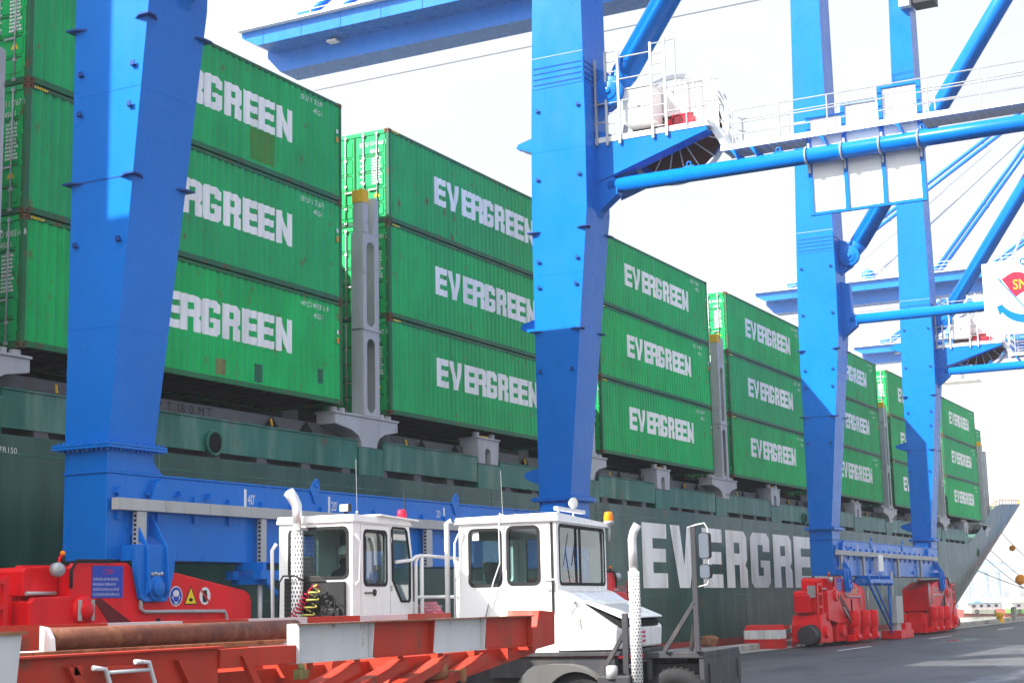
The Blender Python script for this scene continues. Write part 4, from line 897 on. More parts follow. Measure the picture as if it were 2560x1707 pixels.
crane4 = copy_tree(crane); crane4.location = (222.0, CY+1, 0); crane4['label'] = 'farthest hazy blue crane boom with operator cab, low beside the fourth crane leg'
def cab(cr, y):
    p = MB(); x = 9.2
    p.box(x, x+3.2, yy(y), yy(y-2.6), 33.2, 36.0); p.box(x-0.3, x+3.5, yy(y)+0.3, yy(y-5), 32.9, 33.1); o = p.build('operator_cab', 'white_paint', cr)
    MB().box(x-0.02, x, yy(y)-0.2, yy(y)-1.1, 33.8, 35.2).box(x+0.2, x+3, yy(y)+0.0, yy(y)+0.02, 33.6, 35.4).build('cab_window', 'cab_glass', o)
    p = MB(); p.box(x-0.5, x+4, yy(y-9), yy(y+1), 36.2, 36.8)
    for dx in (0.2, 3): p.box(x+dx, x+dx+.2, yy(y)-0.5, yy(y)-0.7, 36, 36.3)
    p.build('trolley', 'crane_blue', cr)
cab(crane4, 47)
# spreader block hanging under the second crane
p = MB(); p.box(16.5, 18.3, yy(17.2), yy(15.8), 16.4, 16.9); p.tube((17.4, yy(16.5), 16.9), (17.4, yy(16.5), 34), 0.02, 5)
# ------------------------------------------------------------------ terminal tractors
def wheel(par, x, y, z, r, wd, side=-1):
    m = MB(); m.lathe((x, y, z), (0, side, 0), [(r*0.55, -wd), (r*0.94, -wd), (r, -wd*0.85), (r, -wd*0.15), (r*0.94, 0), (r*0.60, 0.02), (r*0.56, -0.03)], 36)
    for i in range(36):
        a = 2*pi*i/36; m.box(x-0.001, x+0.001, y-0.001, y, z, z+0.001) if False else None
        c, s = cos(a), sin(a); t = Vector((-s, 0, c))*0.022; n = Vector((c, 0, s))
        b0 = Vector((x, y, z))+n*(r-0.01); vs = []
        for q in (b0-t, b0+t):
            for d in (0, wd*0.45): vs.append(q+Vector((0, -side*(d+0.02), 0)))
        vs2 = [v+n*0.022 for v in vs]; m.hexa([vs[0], vs[1], vs[3], vs[2]], [vs2[0], vs2[1], vs2[3], vs2[2]])
    t = m.build('tyre', 'black_rubber', par)
    m = MB(); m.lathe((x, y, z), (0, side, 0), [(r*0.58, -0.02), (r*0.5, -0.02), (r*0.42, -0.10), (r*0.18, -0.12), (r*0.18, 0.03), (0.001, 0.04)], 28)
    for i in range(8): a = 2*pi*i/8; m.tube((x+r*.3*cos(a), y+side*(-0.12), z+r*.3*sin(a)), (x+r*.3*cos(a), y+side*(-0.08), z+r*.3*sin(a)), 0.018, 6)
    m.build('rim', 'galvanised', t)
def cab_shell(par, x0, x1, y0, y1, z0, z1, sides, rear, front, ftop=0.0, mt='cab_white', th=0.05):
    """hollow cab with real window openings. sides: [(x0,x1,z0,z1)] on both flanks; rear/front: (y0,y1,z0,z1)"""
    m = MB(); sets = []
    def wall(ax, t, a0, a1, wins, flip=1):
        cur = a0; wins = sorted(wins)
        for (a, b, c, d) in wins:
            if a > cur+1e-4:
                (m.box(cur, a, t, t+th, z0, z1) if ax == 'y' else m.box(t, t+th, cur, a, z0, z1))
            inner = rrect(a+0.0, b, c, d, 0.09); 
            A, B_ = a-0.0, b+0.0
            inner2 = rrect(a+0.012, b-0.012, c, d, 0.09)
            holed(m, expand(inner2, A, B_, z0, z1), inner2, ax, t, t+th)
            # rubber seal and pane
            s_out = rrect(a-0.012, b+0.012, c-0.02, d+0.02, 0.10); s_in = rrect(a+0.035, b-0.035, c+0.03, d-0.03, 0.07)
            sl_t = t-0.008 if flip > 0 else t+th-0.002
            gl = MB(); sl = MB(); sets.append((gl, sl)); holed(sl, s_out, s_in, ax, sl_t, sl_t+0.01)
            gp = rrect(a+0.012, b-0.012, c, d, 0.09); gt = t+th*0.5
            gl.add([((p[0], gt, p[1]) if ax == 'y' else (gt, p[0], p[1])) for p in gp], [list(range(len(gp)))])
            cur = b
        if cur < a1-1e-4: (m.box(cur, a1, t, t+th, z0, z1) if ax == 'y' else m.box(t, t+th, cur, a1, z0, z1))
    wall('y', y0, x0, x1, sides, 1); wall('y', y1-th, x0, x1, sides, -1)
    wall('x', x0, y0+th, y1-th, rear, 1); wall('x', x1-th, y0+th, y1-th, front, -1)
    m.box(x0, x1, y0, y1, z1, z1+0.04); m.box(x0+th, x1-th, y0+th, y1-th, z0, z0+0.05)
    b = m.build('cab', mt, par)
    for gl, sl in sets: link('window_seal', sl.mesh('window_seal', ['black_rubber']), gl.build('window', 'cab_glass', b))
    return b
def coil(m, p0, p1, turns, R, r, sag=0.0, mm=0):
    p0, p1 = Vector(p0), Vector(p1); d = p1-p0; a = d.orthogonal().normalized(); b = d.normalized().cross(a); n = turns*14; pts = []
    for i in range(n+1):
        t = i/n; e = min(1, 6*t, 6*(1-t)); pts.append(p0+d*t+Vector((0, 0, -sag*4*t*(1-t)))+a*R*e*cos(2*pi*turns*t)+b*R*e*sin(2*pi*turns*t))
    m.path(pts, r, 6, mm)
# --- first tractor, seen from behind its right rear corner
t1 = thing('terminal_tractor', 'white terminal tractor seen from behind, driver inside, red and yellow coiled hoses', 'tractor', (19.84, 13.02, 0), RD(5), 'white terminal tractors')
b = cab_shell(t1, 0, 1.80, 0, 1.27, 1.15, 3.38, [(0.36, 1.14, 2.44, 3.27)], [(0.07, 1.10, 2.55, 3.31)], [(0.08, 1.19, 2.45, 3.28)])
# slanted nose part of the side with its own window
m = MB(); gl = MB(); sl = MB()
W = [(1.32, 2.52), (1.30, 3.30), (1.33, 3.34), (1.76, 3.34), (1.82, 3.30), (1.93, 2.86), (1.93, 2.25), (1.90, 2.19), (1.62, 2.19)]
for yy0 in (-0.012, 1.27): 
    m.prism([(1.802, 1.5), (2.05, 1.5), (2.05, 2.86), (1.93, 3.38), (1.802, 3.38)], 'y', yy0+0.012 if yy0 < 0 else 1.22, (0.05 if yy0 < 0 else 1.268))
gl.add([(x, -0.004, z) for x, z in W], [list(range(len(W)))]); 
cx, cz = 1.62, 2.75
sl.path([(x, -0.006, z) for x, z in W], 0.022, 6, 0, True)
m.build('nose_panel', 'cab_white', b)
mat('dark_glass', (0.05, 0.10, 0.11), 0.05, spec=1.0, var=0.3); MATS['dark_glass'].node_tree.nodes['Principled BSDF'].inputs['Coat Weight'].default_value = 1
gl.build('window', 'dark_glass', b); sl.build('window_seal', 'black_rubber', b)
m = MB(); m.hexa([(-0.04, -0.04, 3.385), (1.98, -0.04, 3.385), (1.98, 1.31, 3.385), (-0.04, 1.31, 3.385)], [(-0.02, -0.02, 3.50), (1.9, -0.02, 3.50), (1.9, 1.29, 3.50), (-0.02, 1.29, 3.50)])
m.hexa([(0.75, -0.1, 3.50), (2.12, -0.1, 3.46), (2.12, 0.35, 3.46), (0.75, 0.35, 3.50)], [(0.75, -0.1, 3.53), (2.12, -0.1, 3.49), (2.12, 0.35, 3.49), (0.75, 0.35, 3.53)])
m.build('roof', 'white_paint', b, bevel=0.02)
m = MB(); m.box(0.26, 0.27, -0.004, 0, 1.5, 3.36); m.box(1.24, 1.25, -0.004, 0, 1.5, 3.36); m.box(0.26, 1.25, -0.004, 0, 3.355, 3.365); m.build('door_seam', 'tray_grey', b)
m = MB(); m.box(0.38, 0.62, -0.025, -0.005, 2.315, 2.335); m.lathe((0.70, -0.0, 2.33), (0, -1, 0), [(0.055, 0), (0.05, 0.02), (0.001, 0.02)], 16); m.build('door_handle', 'black_metal', b)
m = MB()
for z in (2.35, 3.1): m.box(1.26, 1.30, -0.015, 0, z, z+0.09)
m.build('hinge', 'tray_grey', b)
m = MB(); m.box(0.05, 1.2, 0.3, 0.9, 1.2, 1.95); m.box(0.45, 0.95, 0.32, 0.80, 1.95, 2.10); m.box(0.25, 0.6, 0.84, 1.16, 1.95, 2.12); m.hexa([(0.30, 0.82, 2.12), (0.40, 0.82, 2.12), (0.40, 1.16, 2.12), (0.30, 1.16, 2.12)], [(0.22, 0.84, 2.90), (0.32, 0.84, 2.90), (0.32, 1.15, 2.90), (0.22, 1.15, 2.90)]); m.hexa([(0.44, 0.38, 2.10), (0.54, 0.38, 2.10), (0.54, 0.78, 2.10), (0.44, 0.78, 2.10)], [(0.34, 0.42, 2.55), (0.44, 0.42, 2.55), (0.44, 0.74, 2.55), (0.34, 0.74, 2.55)]); m.box(1.45, 1.78, 0.06, 1.2, 1.95, 2.4)
m.build('seat', 'seat_grey', b, bevel=0.03)
m = MB(); m.ring((1.3, 0.6, 2.42), (-0.6, 0, 1), 0.2, 0.016, 24, 6); m.tube((1.3, 0.6, 2.42), (1.5, 0.6, 2.1), 0.025, 8); m.build('steering_wheel', 'black_metal', b)
MB().box(1.70, 1.73, 0.1, 1.15, 3.0, 3.33).build('sun_visor', 'black_metal', b)
m = MB(); m.hexa([(2.05, 0.12, 1.3), (3.5, 0.12, 1.3), (3.5, 1.15, 1.3), (2.05, 1.15, 1.3)], [(2.05, 0.05, 2.24), (3.35, 0.15, 1.93), (3.35, 1.12, 1.93), (2.05, 1.22, 2.24)]); hd = m.build('hood', 'cab_white', t1, bevel=0.04)
m = MB(); m.hexa([(2.42, -0.02, 1.95), (3.28, -0.02, 1.93), (3.28, 0.02, 1.93), (2.42, 0.02, 1.95)], [(2.38, 0.03, 2.18), (3.05, 0.06, 2.18), (3.05, 0.08, 2.18), (2.38, 0.05, 2.18)]); m.build('notice_board', 'sign_pink', hd)
for i in range(4): text('notice_lettering', ('KHÔNG ĐƯỢC TRÈO, ĐỨNG', 'ĐƯỜNG THOÁT NẠN PHẢI THÔNG', '& KHÔNG ĐẶT VẬT TRÊN ĐÓ', 'XE NÀY')[i], 0.05, (2.46+0.02*i+(0.22 if i == 3 else 0), -0.025+0.016*(3-i), 2.13-0.05*i), '-y', 'mark_white', hd, 0.85)
m = MB()
def rail(pts, r=0.028): MB().path(pts, r, 8).build('hand_rail', 'white_paint', t1)
rail([(1.35, -0.06, 2.80), (1.9, -0.06, 2.84), (2.05, -0.06, 2.90), (2.25, -0.06, 2.92), (3.7, -0.06, 2.90)]); rail([(2.05, -0.06, 1.3), (2.05, -0.06, 2.82), (2.12, -0.06, 2.9)]); rail([(2.26, -0.06, 1.3), (2.26, -0.06, 2.90)], 0.035)
rail([(2.05, -0.06, 2.25), (3.7, -0.06, 2.25)]); rail([(3.7, -0.06, 1.3), (3.7, -0.06, 2.90)], 0.04)
rail([(-0.06, 1.33, 1.3), (-0.06, 1.36, 3.0), (-0.03, 1.30, 3.1)], 0.03); rail([(0.02, -0.04, 2.45), (0.10, -0.06, 2.5), (0.12, -0.07, 3.1), (0.04, -0.03, 3.2)], 0.018)
ex = MB(); ex.path([(-0.16, 0.86, 3.30), (-0.16, 0.86, 3.55), (-0.16, 0.87, 3.66), (-0.17, 0.93, 3.78), (-0.18, 1.0, 3.87)], [0.062, 0.075, 0.08, 0.085, 0.09], 18)
ex.tube((-0.16, 0.86, 1.0), (-0.16, 0.86, 3.3), 0.06, 16); e_ = ex.build('exhaust_stack', 'chrome', t1)
def shield(par, c, r, z0, z1, dots, dz=0.062, mt='white_paint'):
    m = MB(); m.tube((c[0], c[1], z0), (c[0], c[1], z1), r, 28); k = 0; z = z0+0.04
    while z < z1-0.05:
        for i in range(dots):
            a = 2*pi*(i+0.5*(k % 2))/dots; n = Vector((cos(a), sin(a), 0)); t = Vector((-sin(a), cos(a), 0)); p = Vector((c[0], c[1], z))+n*(r+0.0015)
            w_ = 0.010; h_ = 0.018 if dz == 0.062 else 0.013
            m.add([p-t*w_-Vector((0, 0, h_)), p+t*w_-Vector((0, 0, h_)), p+t*w_+Vector((0, 0, h_)), p-t*w_+Vector((0, 0, h_))], [(0, 1, 2, 3)], 1)
        z += dz; k += 1
    m.build('heat_shield', [mt, 'void_dark'], par)
shield(e_, (-0.16, 0.86), 0.092, 1.2, 3.30, 12)
MB().box(-0.26, 0, 0.82, 0.90, 2.5, 2.54).box(-0.26, 0, 0.76, 0.96, 3.28, 3.32).build('clamp', 'galvanised', e_)
m = MB(); m.box(-0.22, -0.02, 0.80, 1.05, 1.3, 2.56); 
for i in range(18): m.box(-0.235, -0.22, 0.805+0.0, 1.045, 1.36+i*0.066, 1.39+i*0.066)
m.box(-0.08, -0.012, 0.10, 0.80, 1.3, 2.50); m.box(-0.13, -0.08, 0.16, 0.5, 1.6, 2.1); m.prism([(0.40, 2.5), (0.80, 2.5), (0.70, 2.60), (0.50, 2.58)], 'x', -0.10, -0.05)
bp_ = m.build('valve_panel', 'black_metal', t1, bevel=0.01)
m = MB(); rr = random.Random(4)
for i in range(10):
    a = Vector((-0.13, rr.uniform(0.2, 0.6), rr.uniform(1.9, 2.4))); m.path([a, a+Vector((-0.08, rr.uniform(-.1, .1), rr.uniform(-.05, .1))), a+Vector((-0.06, rr.uniform(-.15, .15), -0.2)), a+Vector((0, rr.uniform(-.1, .1), -0.35))], 0.011, 6)
for i in range(6): m.sphere((-0.15, rr.uniform(0.25, 0.6), rr.uniform(2.1, 2.4)), 0.04)
m.build('brake_fittings', 'black_rubber', bp_)
m = MB(); m.path([(-0.25, 1.14, 1.3), (-0.25, 1.12, 2.5), (-0.25, 1.05, 2.60), (-0.25, 0.85, 2.60), (-0.2, 0.72, 2.52)], 0.014, 8); m.build('guard_loop', 'black_metal', t1)
m = MB(); coil(m, (-0.20, 0.62, 2.38), (-0.22, 1.00, 1.85), 11, 0.055, 0.014, 0.02); m.path([(-0.14, 0.48, 2.42), (-0.2, 0.55, 2.45), (-0.20, 0.62, 2.38)], 0.013, 6); m.build('air_hose', 'hose_red', t1)
m = MB(); coil(m, (-0.2, 0.50, 2.46), (-0.28, 0.66, 1.80), 6, 0.085, 0.013, 0.0); m.build('air_hose', 'hose_yellow', t1)
m = MB(); m.box(0.0, 0.10, 0.06, 0.22, 3.54, 3.66); m.tube((0.05, 0.14, 3.50), (0.05, 0.14, 3.56), 0.02, 8); w1 = m.build('work_lamp', 'black_metal', t1, bevel=0.01); MB().box(-0.006, -0.001, 0.07, 0.21, 3.55, 3.65).build('lamp_lens', 'lamp_glass', w1)
m = MB(); m.tube((0.25, 0.05, 3.5), (0.25, 0.05, 3.56), 0.02, 8); m.tube((0.25, 0.05, 3.56), (0.24, 0.06, 4.35), 0.004, 5); m.build('antenna', 'galvanised', t1)
m = MB(); m.lathe((1.78, 0.05, 3.5), (0, 0, 1), [(0.07, 0), (0.08, 0.03), (0.075, 0.12), (0.05, 0.15), (0.001, 0.15)], 20); m.build('beacon', 'sign_red', t1); m = MB(); m.tube((1.9, 0.06, 3.3), (1.92, 0.06, 3.95), 0.012, 6); m.tube((1.9, 0.06, 2.3), (1.9, 0.06, 3.4), 0.02, 6); m.build('antenna', 'black_metal', t1)
m = MB(); m.box(-3.4, 3.6, 0.2, 0.4, 0.85, 1.12); m.box(-3.4, 3.6, 0.87, 1.07, 0.85, 1.12); m.box(-0.1, 1.8, -0.25, 1.55, 1.05, 1.14); m.box(3.4, 3.6, -0.5, 1.8, 0.6, 1.05); m.box(0.2, 1.2, -0.5, 0.1, 0.5, 1.0); m.hexa([(-2.9, 0.1, 1.13), (-1.6, 0.1, 1.13), (-1.6, 1.2, 1.13), (-2.9, 1.2, 1.13)], [(-2.8, 0.15, 1.35), (-1.7, 0.15, 1.35), (-1.7, 1.15, 1.35), (-2.8, 1.15, 1.35)]); m.build('frame', 'chassis_grey', t1, bevel=0.01)
for x in (2.5, -2.2):
    for y, s in ((-0.55, -1), (1.85, 1)): wheel(t1, x, y, 0.52, 0.52, 0.30, s)
# --- second tractor, seen from its right side
t2 = thing('terminal_tractor', 'white terminal tractor showing its side windows, windscreen, sloping hood and perforated exhaust', 'tractor', (22.35, 10.83, 0), atan2(-.9925, .1219), 'white terminal tractors')
CW = 2.68
b = cab_shell(t2, -1.66, 0.0, 0, CW, 1.35, 3.38, [(-1.49, -0.93, 2.40, 3.30), (-0.83, -0.28, 2.41, 3.32)], [(0.3, CW-.3, 2.5, 3.2)], [(0.14, CW-0.10, 2.40, 3.34)])
m = MB(); m.hexa([(-1.72, -0.04, 3.385), (0.06, -0.04, 3.385), (0.06, CW+.05, 3.385), (-1.72, CW+.05, 3.385)], [(-1.70, -0.03, 3.50), (0.03, -0.03, 3.53), (0.03, CW, 3.46), (-1.70, CW, 3.50)]); m.box(-1.72, 0.06, -0.055, -0.04, 3.40, 3.415); m.box(-1.72, 0.06, -0.055, -0.04, 3.46, 3.47)
m.build('roof', 'white_paint', b, bevel=0.02)
MB().box(0.001, 0.02, 1.14, 1.22, 2.42, 3.32).build('window_divider', 'black_rubber', b)
MB().box(-0.16, -0.12, 0.2, CW-0.2, 3.02, 3.33).box(-1.45, -0.3, 0.10, 0.13, 3.12, 3.33).build('sun_visor', 'black_metal', b)
m = MB(); m.tube((0.03, 0.9, 2.42), (0.05, 0.75, 2.95), 0.010, 6); m.tube((0.045, 0.62, 2.70), (0.045, 0.88, 3.22), 0.008, 6); m.build('wiper', 'black_metal', b)
m = MB(); m.box(-0.09, -0.05, -0.014, -0.001, 1.95, 3.37); m.box(-0.085, -0.04, -0.03, -0.0145, 2.3, 2.45); m.build('door_seam', 'black_rubber', b)
m = MB(); m.box(-0.2, -0.04, -0.02, -0.001, 2.46, 2.49); m.box(-0.16, -0.12, -0.02, 0, 2.30, 2.34); m.build('hinge', 'galvanised', b)
mat('faint_grey', (0.62, 0.62, 0.61), 0.5, var=0.02)
text('side_lettering', 'Magnum', 0.17, (-0.80, -0.004, 2.12), '-y', 'faint_grey', b, 0.85)
MB().box(-1.44, -1.32, 0.018, 0.022, 3.13, 3.27).build('sticker', 'mark_white', b)
m = MB(); m.box(-1.3, -0.7, 0.5, 1.1, 1.9, 2.2); m.hexa([(-1.35, 0.5, 2.2), (-1.2, 0.5, 2.2), (-1.2, 1.1, 2.2), (-1.35, 1.1, 2.2)], [(-1.5, 0.55, 2.8), (-1.35, 0.55, 2.8), (-1.35, 1.05, 2.8), (-1.5, 1.05, 2.8)]); m.box(-0.45, -0.06, 0.1, CW-0.1, 1.5, 2.38); m.box(-1.3, -0.7, 1.4, 2.1, 1.9, 2.35); m.build('seat', 'seat_grey', b, bevel=0.03)
m = MB(); m.ring((-0.55, 0.8, 2.5), (-0.6, 0, 1), 0.21, 0.017, 24, 6); m.tube((-0.55, 0.8, 2.5), (-0.3, 0.8, 2.2), 0.025, 8); m.build('steering_wheel', 'black_metal', b)
m = MB(); m.prism([(0.002, 1.36), (0.94, 1.37), (0.96, 1.70), (0.48, 2.03), (0.14, 2.27), (0.002, 2.32)], 'y', 0.0, CW); hd = m.build('hood', 'cab_white', t2, bevel=0.03)
m = MB(); m.hexa([(0.38, 0.10, 2.115), (1.02, 0.10, 1.84), (1.02, CW-.2, 1.84), (0.38, CW-.2, 2.115)], [(0.38, 0.10, 2.14), (1.02, 0.10, 1.865), (1.02, CW-.2, 1.865), (0.38, CW-.2, 2.14)]); m.build('hood_lid', 'white_paint', hd, bevel=0.008)
m = MB(); m.prism([(0.42, 2.07), (0.975, 1.705), (0.975, 1.80), (0.42, 2.10)], 'y', 0.16, CW-0.3); m.build('hood_gap', 'void_dark', hd)
m = MB(); m.hexa([(0.55, 0.7, 2.07), (0.85, 0.7, 1.94), (0.85, 1.9, 1.94), (0.55, 1.9, 2.07)], [(0.55, 0.7, 2.078), (0.85, 0.7, 1.948), (0.85, 1.9, 1.948), (0.55, 1.9, 2.078)]); m.build('vent_panel', 'tray_grey', hd)
m = MB()
for j in range(19):
    for i in range(11):
        x = 0.165+0.038*i+(0.019 if j % 2 else 0); z = 1.43+0.0225*j; m.box(x, x+0.026, -0.003, -0.00035, z, z+0.011)
m.build('grille', 'rust_edge', hd)
m = MB(); m.box(0.961, 0.965, 0.75, 1.05, 1.42, 1.66); m.box(0.961, 0.965, 1.35, 1.62, 1.42, 1.66); m.build('sticker', 'mark_white', hd); m = MB()
for y in (0.78, 1.38):
    for i in range(3): m.box(0.9655, 0.967, y+0.02, y+0.22, 1.45+0.07*i, 1.49+0.07*i)
m.build('sticker', 'sign_pink', hd)
m = MB(); m.box(-1.7, 1.0, 0.0, CW, 1.28, 1.348); m.box(-3.5, 2.35, 0.25, 0.45, 0.85, 1.15); m.box(-3.5, 2.35, CW-.45, CW-.25, 0.85, 1.15); m.box(-1.2, 0.9, 0.05, 0.25, 0.95, 1.27); m.box(1.25, 1.35, -0.02, 0.6, 0.7, 1.2); m.build('frame', 'chassis_grey', t2, bevel=0.01)
m = MB(); m.box(1.42, 2.32, -0.02, 2.5, 1.24, 1.33); m.box(1.42, 1.50, 0.0, 2.5, 0.62, 1.24); m.box(2.24, 2.32, 0.0, 2.5, 0.55, 1.24); m.build('front_deck', 'chassis_grey', t2, bevel=0.01)
m = MB(); m.box(2.20, 2.28, -0.08, 0.0, 1.33, 3.22); m.box(1.08, 1.17, -0.14, -0.06, 0.85, 1.93); m.box(1.17, 1.26, -0.14, -0.06, 1.1, 1.16)
for a, b_ in (((1.72, -0.05, 1.34), (2.22, -0.05, 2.07)), ((2.05, 0.3, 1.34), (2.24, -0.02, 2.0)), ((0.80, -0.1, 1.14), (1.10, -0.1, 1.62))):
    a = Vector(a); b_ = Vector(b_); d = (b_-a).normalized(); nn = Vector((-d.z, 0, d.x))*0.032; vv = Vector((0, 0.03, 0)); m.hexa([a-nn-vv, a+nn-vv, a+nn+vv, a-nn+vv], [b_-nn-vv, b_+nn-vv, b_+nn+vv, b_-nn+vv])
ps = m.build('mirror_post', 'chassis_grey', t2, bevel=0.006)
m = MB(); m.path([(2.16, -0.05, 3.20), (2.30, -0.05, 3.24), (2.42, -0.05, 3.26), (2.47, -0.05, 3.18), (2.47, -0.05, 2.42), (2.43, -0.05, 2.33), (2.28, -0.05, 2.30)], 0.014, 8); m.build('mirror_bracket', 'galvanised', ps)
for z0, z1 in ((2.72, 3.12), (2.42, 2.64)):
    m = MB(); q = rrect(0, 0.17, z0, z1, 0.05); 
    o1 = [(2.33+p[0]*0.95, -0.11+p[0]*0.25, p[1]) for p in q]; o2 = [(p[0]+0.02, p[1]+0.05, p[2]) for p in o1]; n_ = len(q); m.add(o1+o2, [list(range(n_)), list(range(2*n_-1, n_-1, -1))]+[(i, i+n_, (i+1) % n_+n_, (i+1) % n_) for i in range(n_)]); mo_ = m.build('mirror', 'black_metal', ps)
    m = MB(); q2 = rrect(0.012, 0.158, z0+0.012, z1-0.012, 0.04); m.add([(2.33+p[0]*0.95-0.001, -0.114+p[0]*0.25, p[1]) for p in q2], [list(range(len(q2)))]); m.build('mirror_glass', 'mirror', mo_)
ex = MB(); ex.tube((1.32, -0.2, 0.75), (1.32, -0.2, 2.6), 0.055, 16); ex.path([(1.32, -0.2, 2.55), (1.31, -0.2, 2.9), (1.31, -0.2, 3.05), (1.34, -0.19, 3.17), (1.40, -0.18, 3.28)], [0.07, 0.068, 0.068, 0.066, 0.064], 18); e2 = ex.build('exhaust_stack', 'chrome', t2)
shield(e2, (1.32, -0.2), 0.088, 0.85, 2.56, 11, 0.050)
m = MB(); m.lathe((0.95, -0.3, 0.95), (0, 0, 1), [(0.001, 0.0), (0.09, 0), (0.09, 0.18), (0.06, 0.2), (0.001, 0.2)], 20); m.build('fuel_cap', 'galvanised', t2); m = MB(); m.box(0.72, 1.25, -0.35, 0.0, 0.45, 1.0); m.build('tank', 'chassis_grey', t2, bevel=0.03)
m = MB(); arch = [(0.35+0.54*cos(RD(180-180*i/16)), 0.52+0.54*sin(RD(180-180*i/16))) for i in range(17)]
outer = [(0.93, 0.50), (0.90, 0.66), (0.80, 0.84), (0.62, 1.02), (0.42, 1.13), (0.22, 1.17), (-0.30, 1.17), (-0.48, 1.06), (-0.66, 0.80), (-0.70, 0.50)]
vs = [(x, -0.27, z) for x, z in arch]; 
# skirt plate between the wheel arch and the outer edge, as a fan of quads
oo_ = []
for i in range(17):
    t = i/16*(len(outer)-1); k_ = min(int(t), len(outer)-2); u = t-k_; P0, P1 = outer[::-1][k_], outer[::-1][k_+1]; oo_.append((P0[0]+(P1[0]-P0[0])*u, -0.27, P0[1]+(P1[1]-P0[1])*u))
m.add(vs+oo_, [(i, i+1, 18+i, 17+i) for i in range(16)]); m.add([(x, -0.27, z) for x, y, z in oo_]+[(x, 0.3, z) for x, y, z in oo_], [(i, i+1, 18+i, 17+i) for i in range(16)], 0, True)
m.add(vs+[(x, 0.3, z) for x, y, z in vs], [(i, i+1, 18+i, 17+i) for i in range(16)], 0, True)
m.build('fender', 'fender_grey', t2)
wheel(t2, 0.35, -0.16, 0.53, 0.53, 0.30, -1); wheel(t2, 1.87, -0.03, 0.56, 0.54, 0.30, -1); wheel(t2, 1.85, CW-0.2, 0.48, 0.50, 0.3, 1); wheel(t2, 0.22, CW, 0.48, 0.50, 0.3, 1)
m = MB()
def tt(*p, r=0.03, q=8): m.path(list(p), r, q)
tt((-1.85, -0.05, 1.4), (-1.85, -0.05, 3.42), (-1.78, -0.02, 3.46), r=0.045); tt((-1.72, -0.08, 1.7), (-1.70, -0.08, 3.1), (-1.64, -0.06, 3.24), (-1.56, -0.02, 3.24), r=0.018); tt((-1.70, -0.1, 2.5), (-1.64, -0.1, 2.55), (-1.62, -0.1, 2.7), r=0.012)
m.build('hand_rail', 'white_paint', t2)
m = MB(); tt((-0.92, -0.05, 3.55), (-0.935, -0.07, 3.3), (-0.93, -0.07, 2.75), (-1.05, -0.07, 2.45), (-1.2, -0.05, 1.9), r=0.012); m.build('hose', 'rail_white', t2)
m = MB(); m.tube((-0.93, 0.1, 3.5), (-0.93, 0.1, 3.54), 0.03, 8); m.tube((-0.93, 0.1, 3.54), (-0.95, 0.1, 4.25), 0.004, 5); m.build('antenna', 'galvanised', t2)
m = MB(); m.lathe((0.0, 0.92, 3.72), (1, -0.4, 0), [(0.001, -0.06), (0.05, -0.06), (0.09, 0.0), (0.095, 0.03)], 20, 1); m.lathe((0.0, 0.92, 3.72), (1, -0.4, 0), [(0.001, 0.04), (0.06, 0.035), (0.09, 0.025)], 20, 0); m.tube((0, 0.92, 3.5), (0, 0.92, 3.65), 0.015, 6, 1); m.build('work_lamp', ['lamp_glass', 'chrome'], t2)
m = MB(); m.box(-0.02, 0.05, 0.0, 1.42, 3.565, 3.62); m.box(0, 0.03, 0.1, 0.14, 3.5, 3.57); m.build('lamp_bar', 'white_paint', t2)
m = MB(); m.lathe((0.05, 2.74, 3.50), (0, 0, 1), [(0.08, 0), (0.085, 0.05), (0.075, 0.13), (0.06, 0.16), (0.001, 0.165)], 20, 0); m.lathe((0.05, 2.74, 3.40), (0, 0, 1), [(0.03, 0), (0.09, 0.06), (0.09, 0.10), (0.001, 0.10)], 16, 1); m.tube((0.05, 2.72, 3.66), (0.03, 2.70, 3.96), 0.014, 6, 2); m.tube((0.05, 2.74, 3.15), (0.05, 2.74, 3.42), 0.03, 8, 1); m.build('beacon', ['amber', 'galvanised', 'black_metal'], t2)
m = MB(); m.tube((0.2, -0.02, 1.95), (0.3, -0.04, 2.12), 0.012, 6); m.tube((0.3, -0.04, 2.12), (0.36, -0.03, 1.72), 0.010, 6); m.sphere((0.3, -0.04, 2.12), 0.03); m.build('mirror_arm', 'galvanised', t2)
# driver
def skin_body(name, joints, edges, radii, mt, par=None, root=0, sub=2):
    me = bpy.data.meshes.new(name); me.from_pydata(joints, edges, []); me.materials.append(MATS[mt]); o = link(name, me, par)
    md = o.modifiers.new('skin', 'SKIN'); md.use_smooth_shade = True; o.modifiers.new('sub', 'SUBSURF').levels = sub; o.modifiers['sub'].render_levels = sub
    for i, r in enumerate(radii):
        v = me.skin_vertices[0].data[i]; v.radius = r if isinstance(r, tuple) else (r, r); v.use_root = (i == root)
    return o
pr = bpy.data.objects.new('person', None); COL.objects.link(pr); pr.location = t1.matrix_basis @ Vector((0.80, 0.30, 2.12)) if False else (19.84+0.80*cos(RD(5))-0.60*sin(RD(5)), 13.02+0.80*sin(RD(5))+0.60*cos(RD(5)), 2.16)
pr.rotation_euler = (0, 0, RD(5)); tag(pr, 'driver in a white helmet seated inside the tractor cab behind the rear window', 'person')
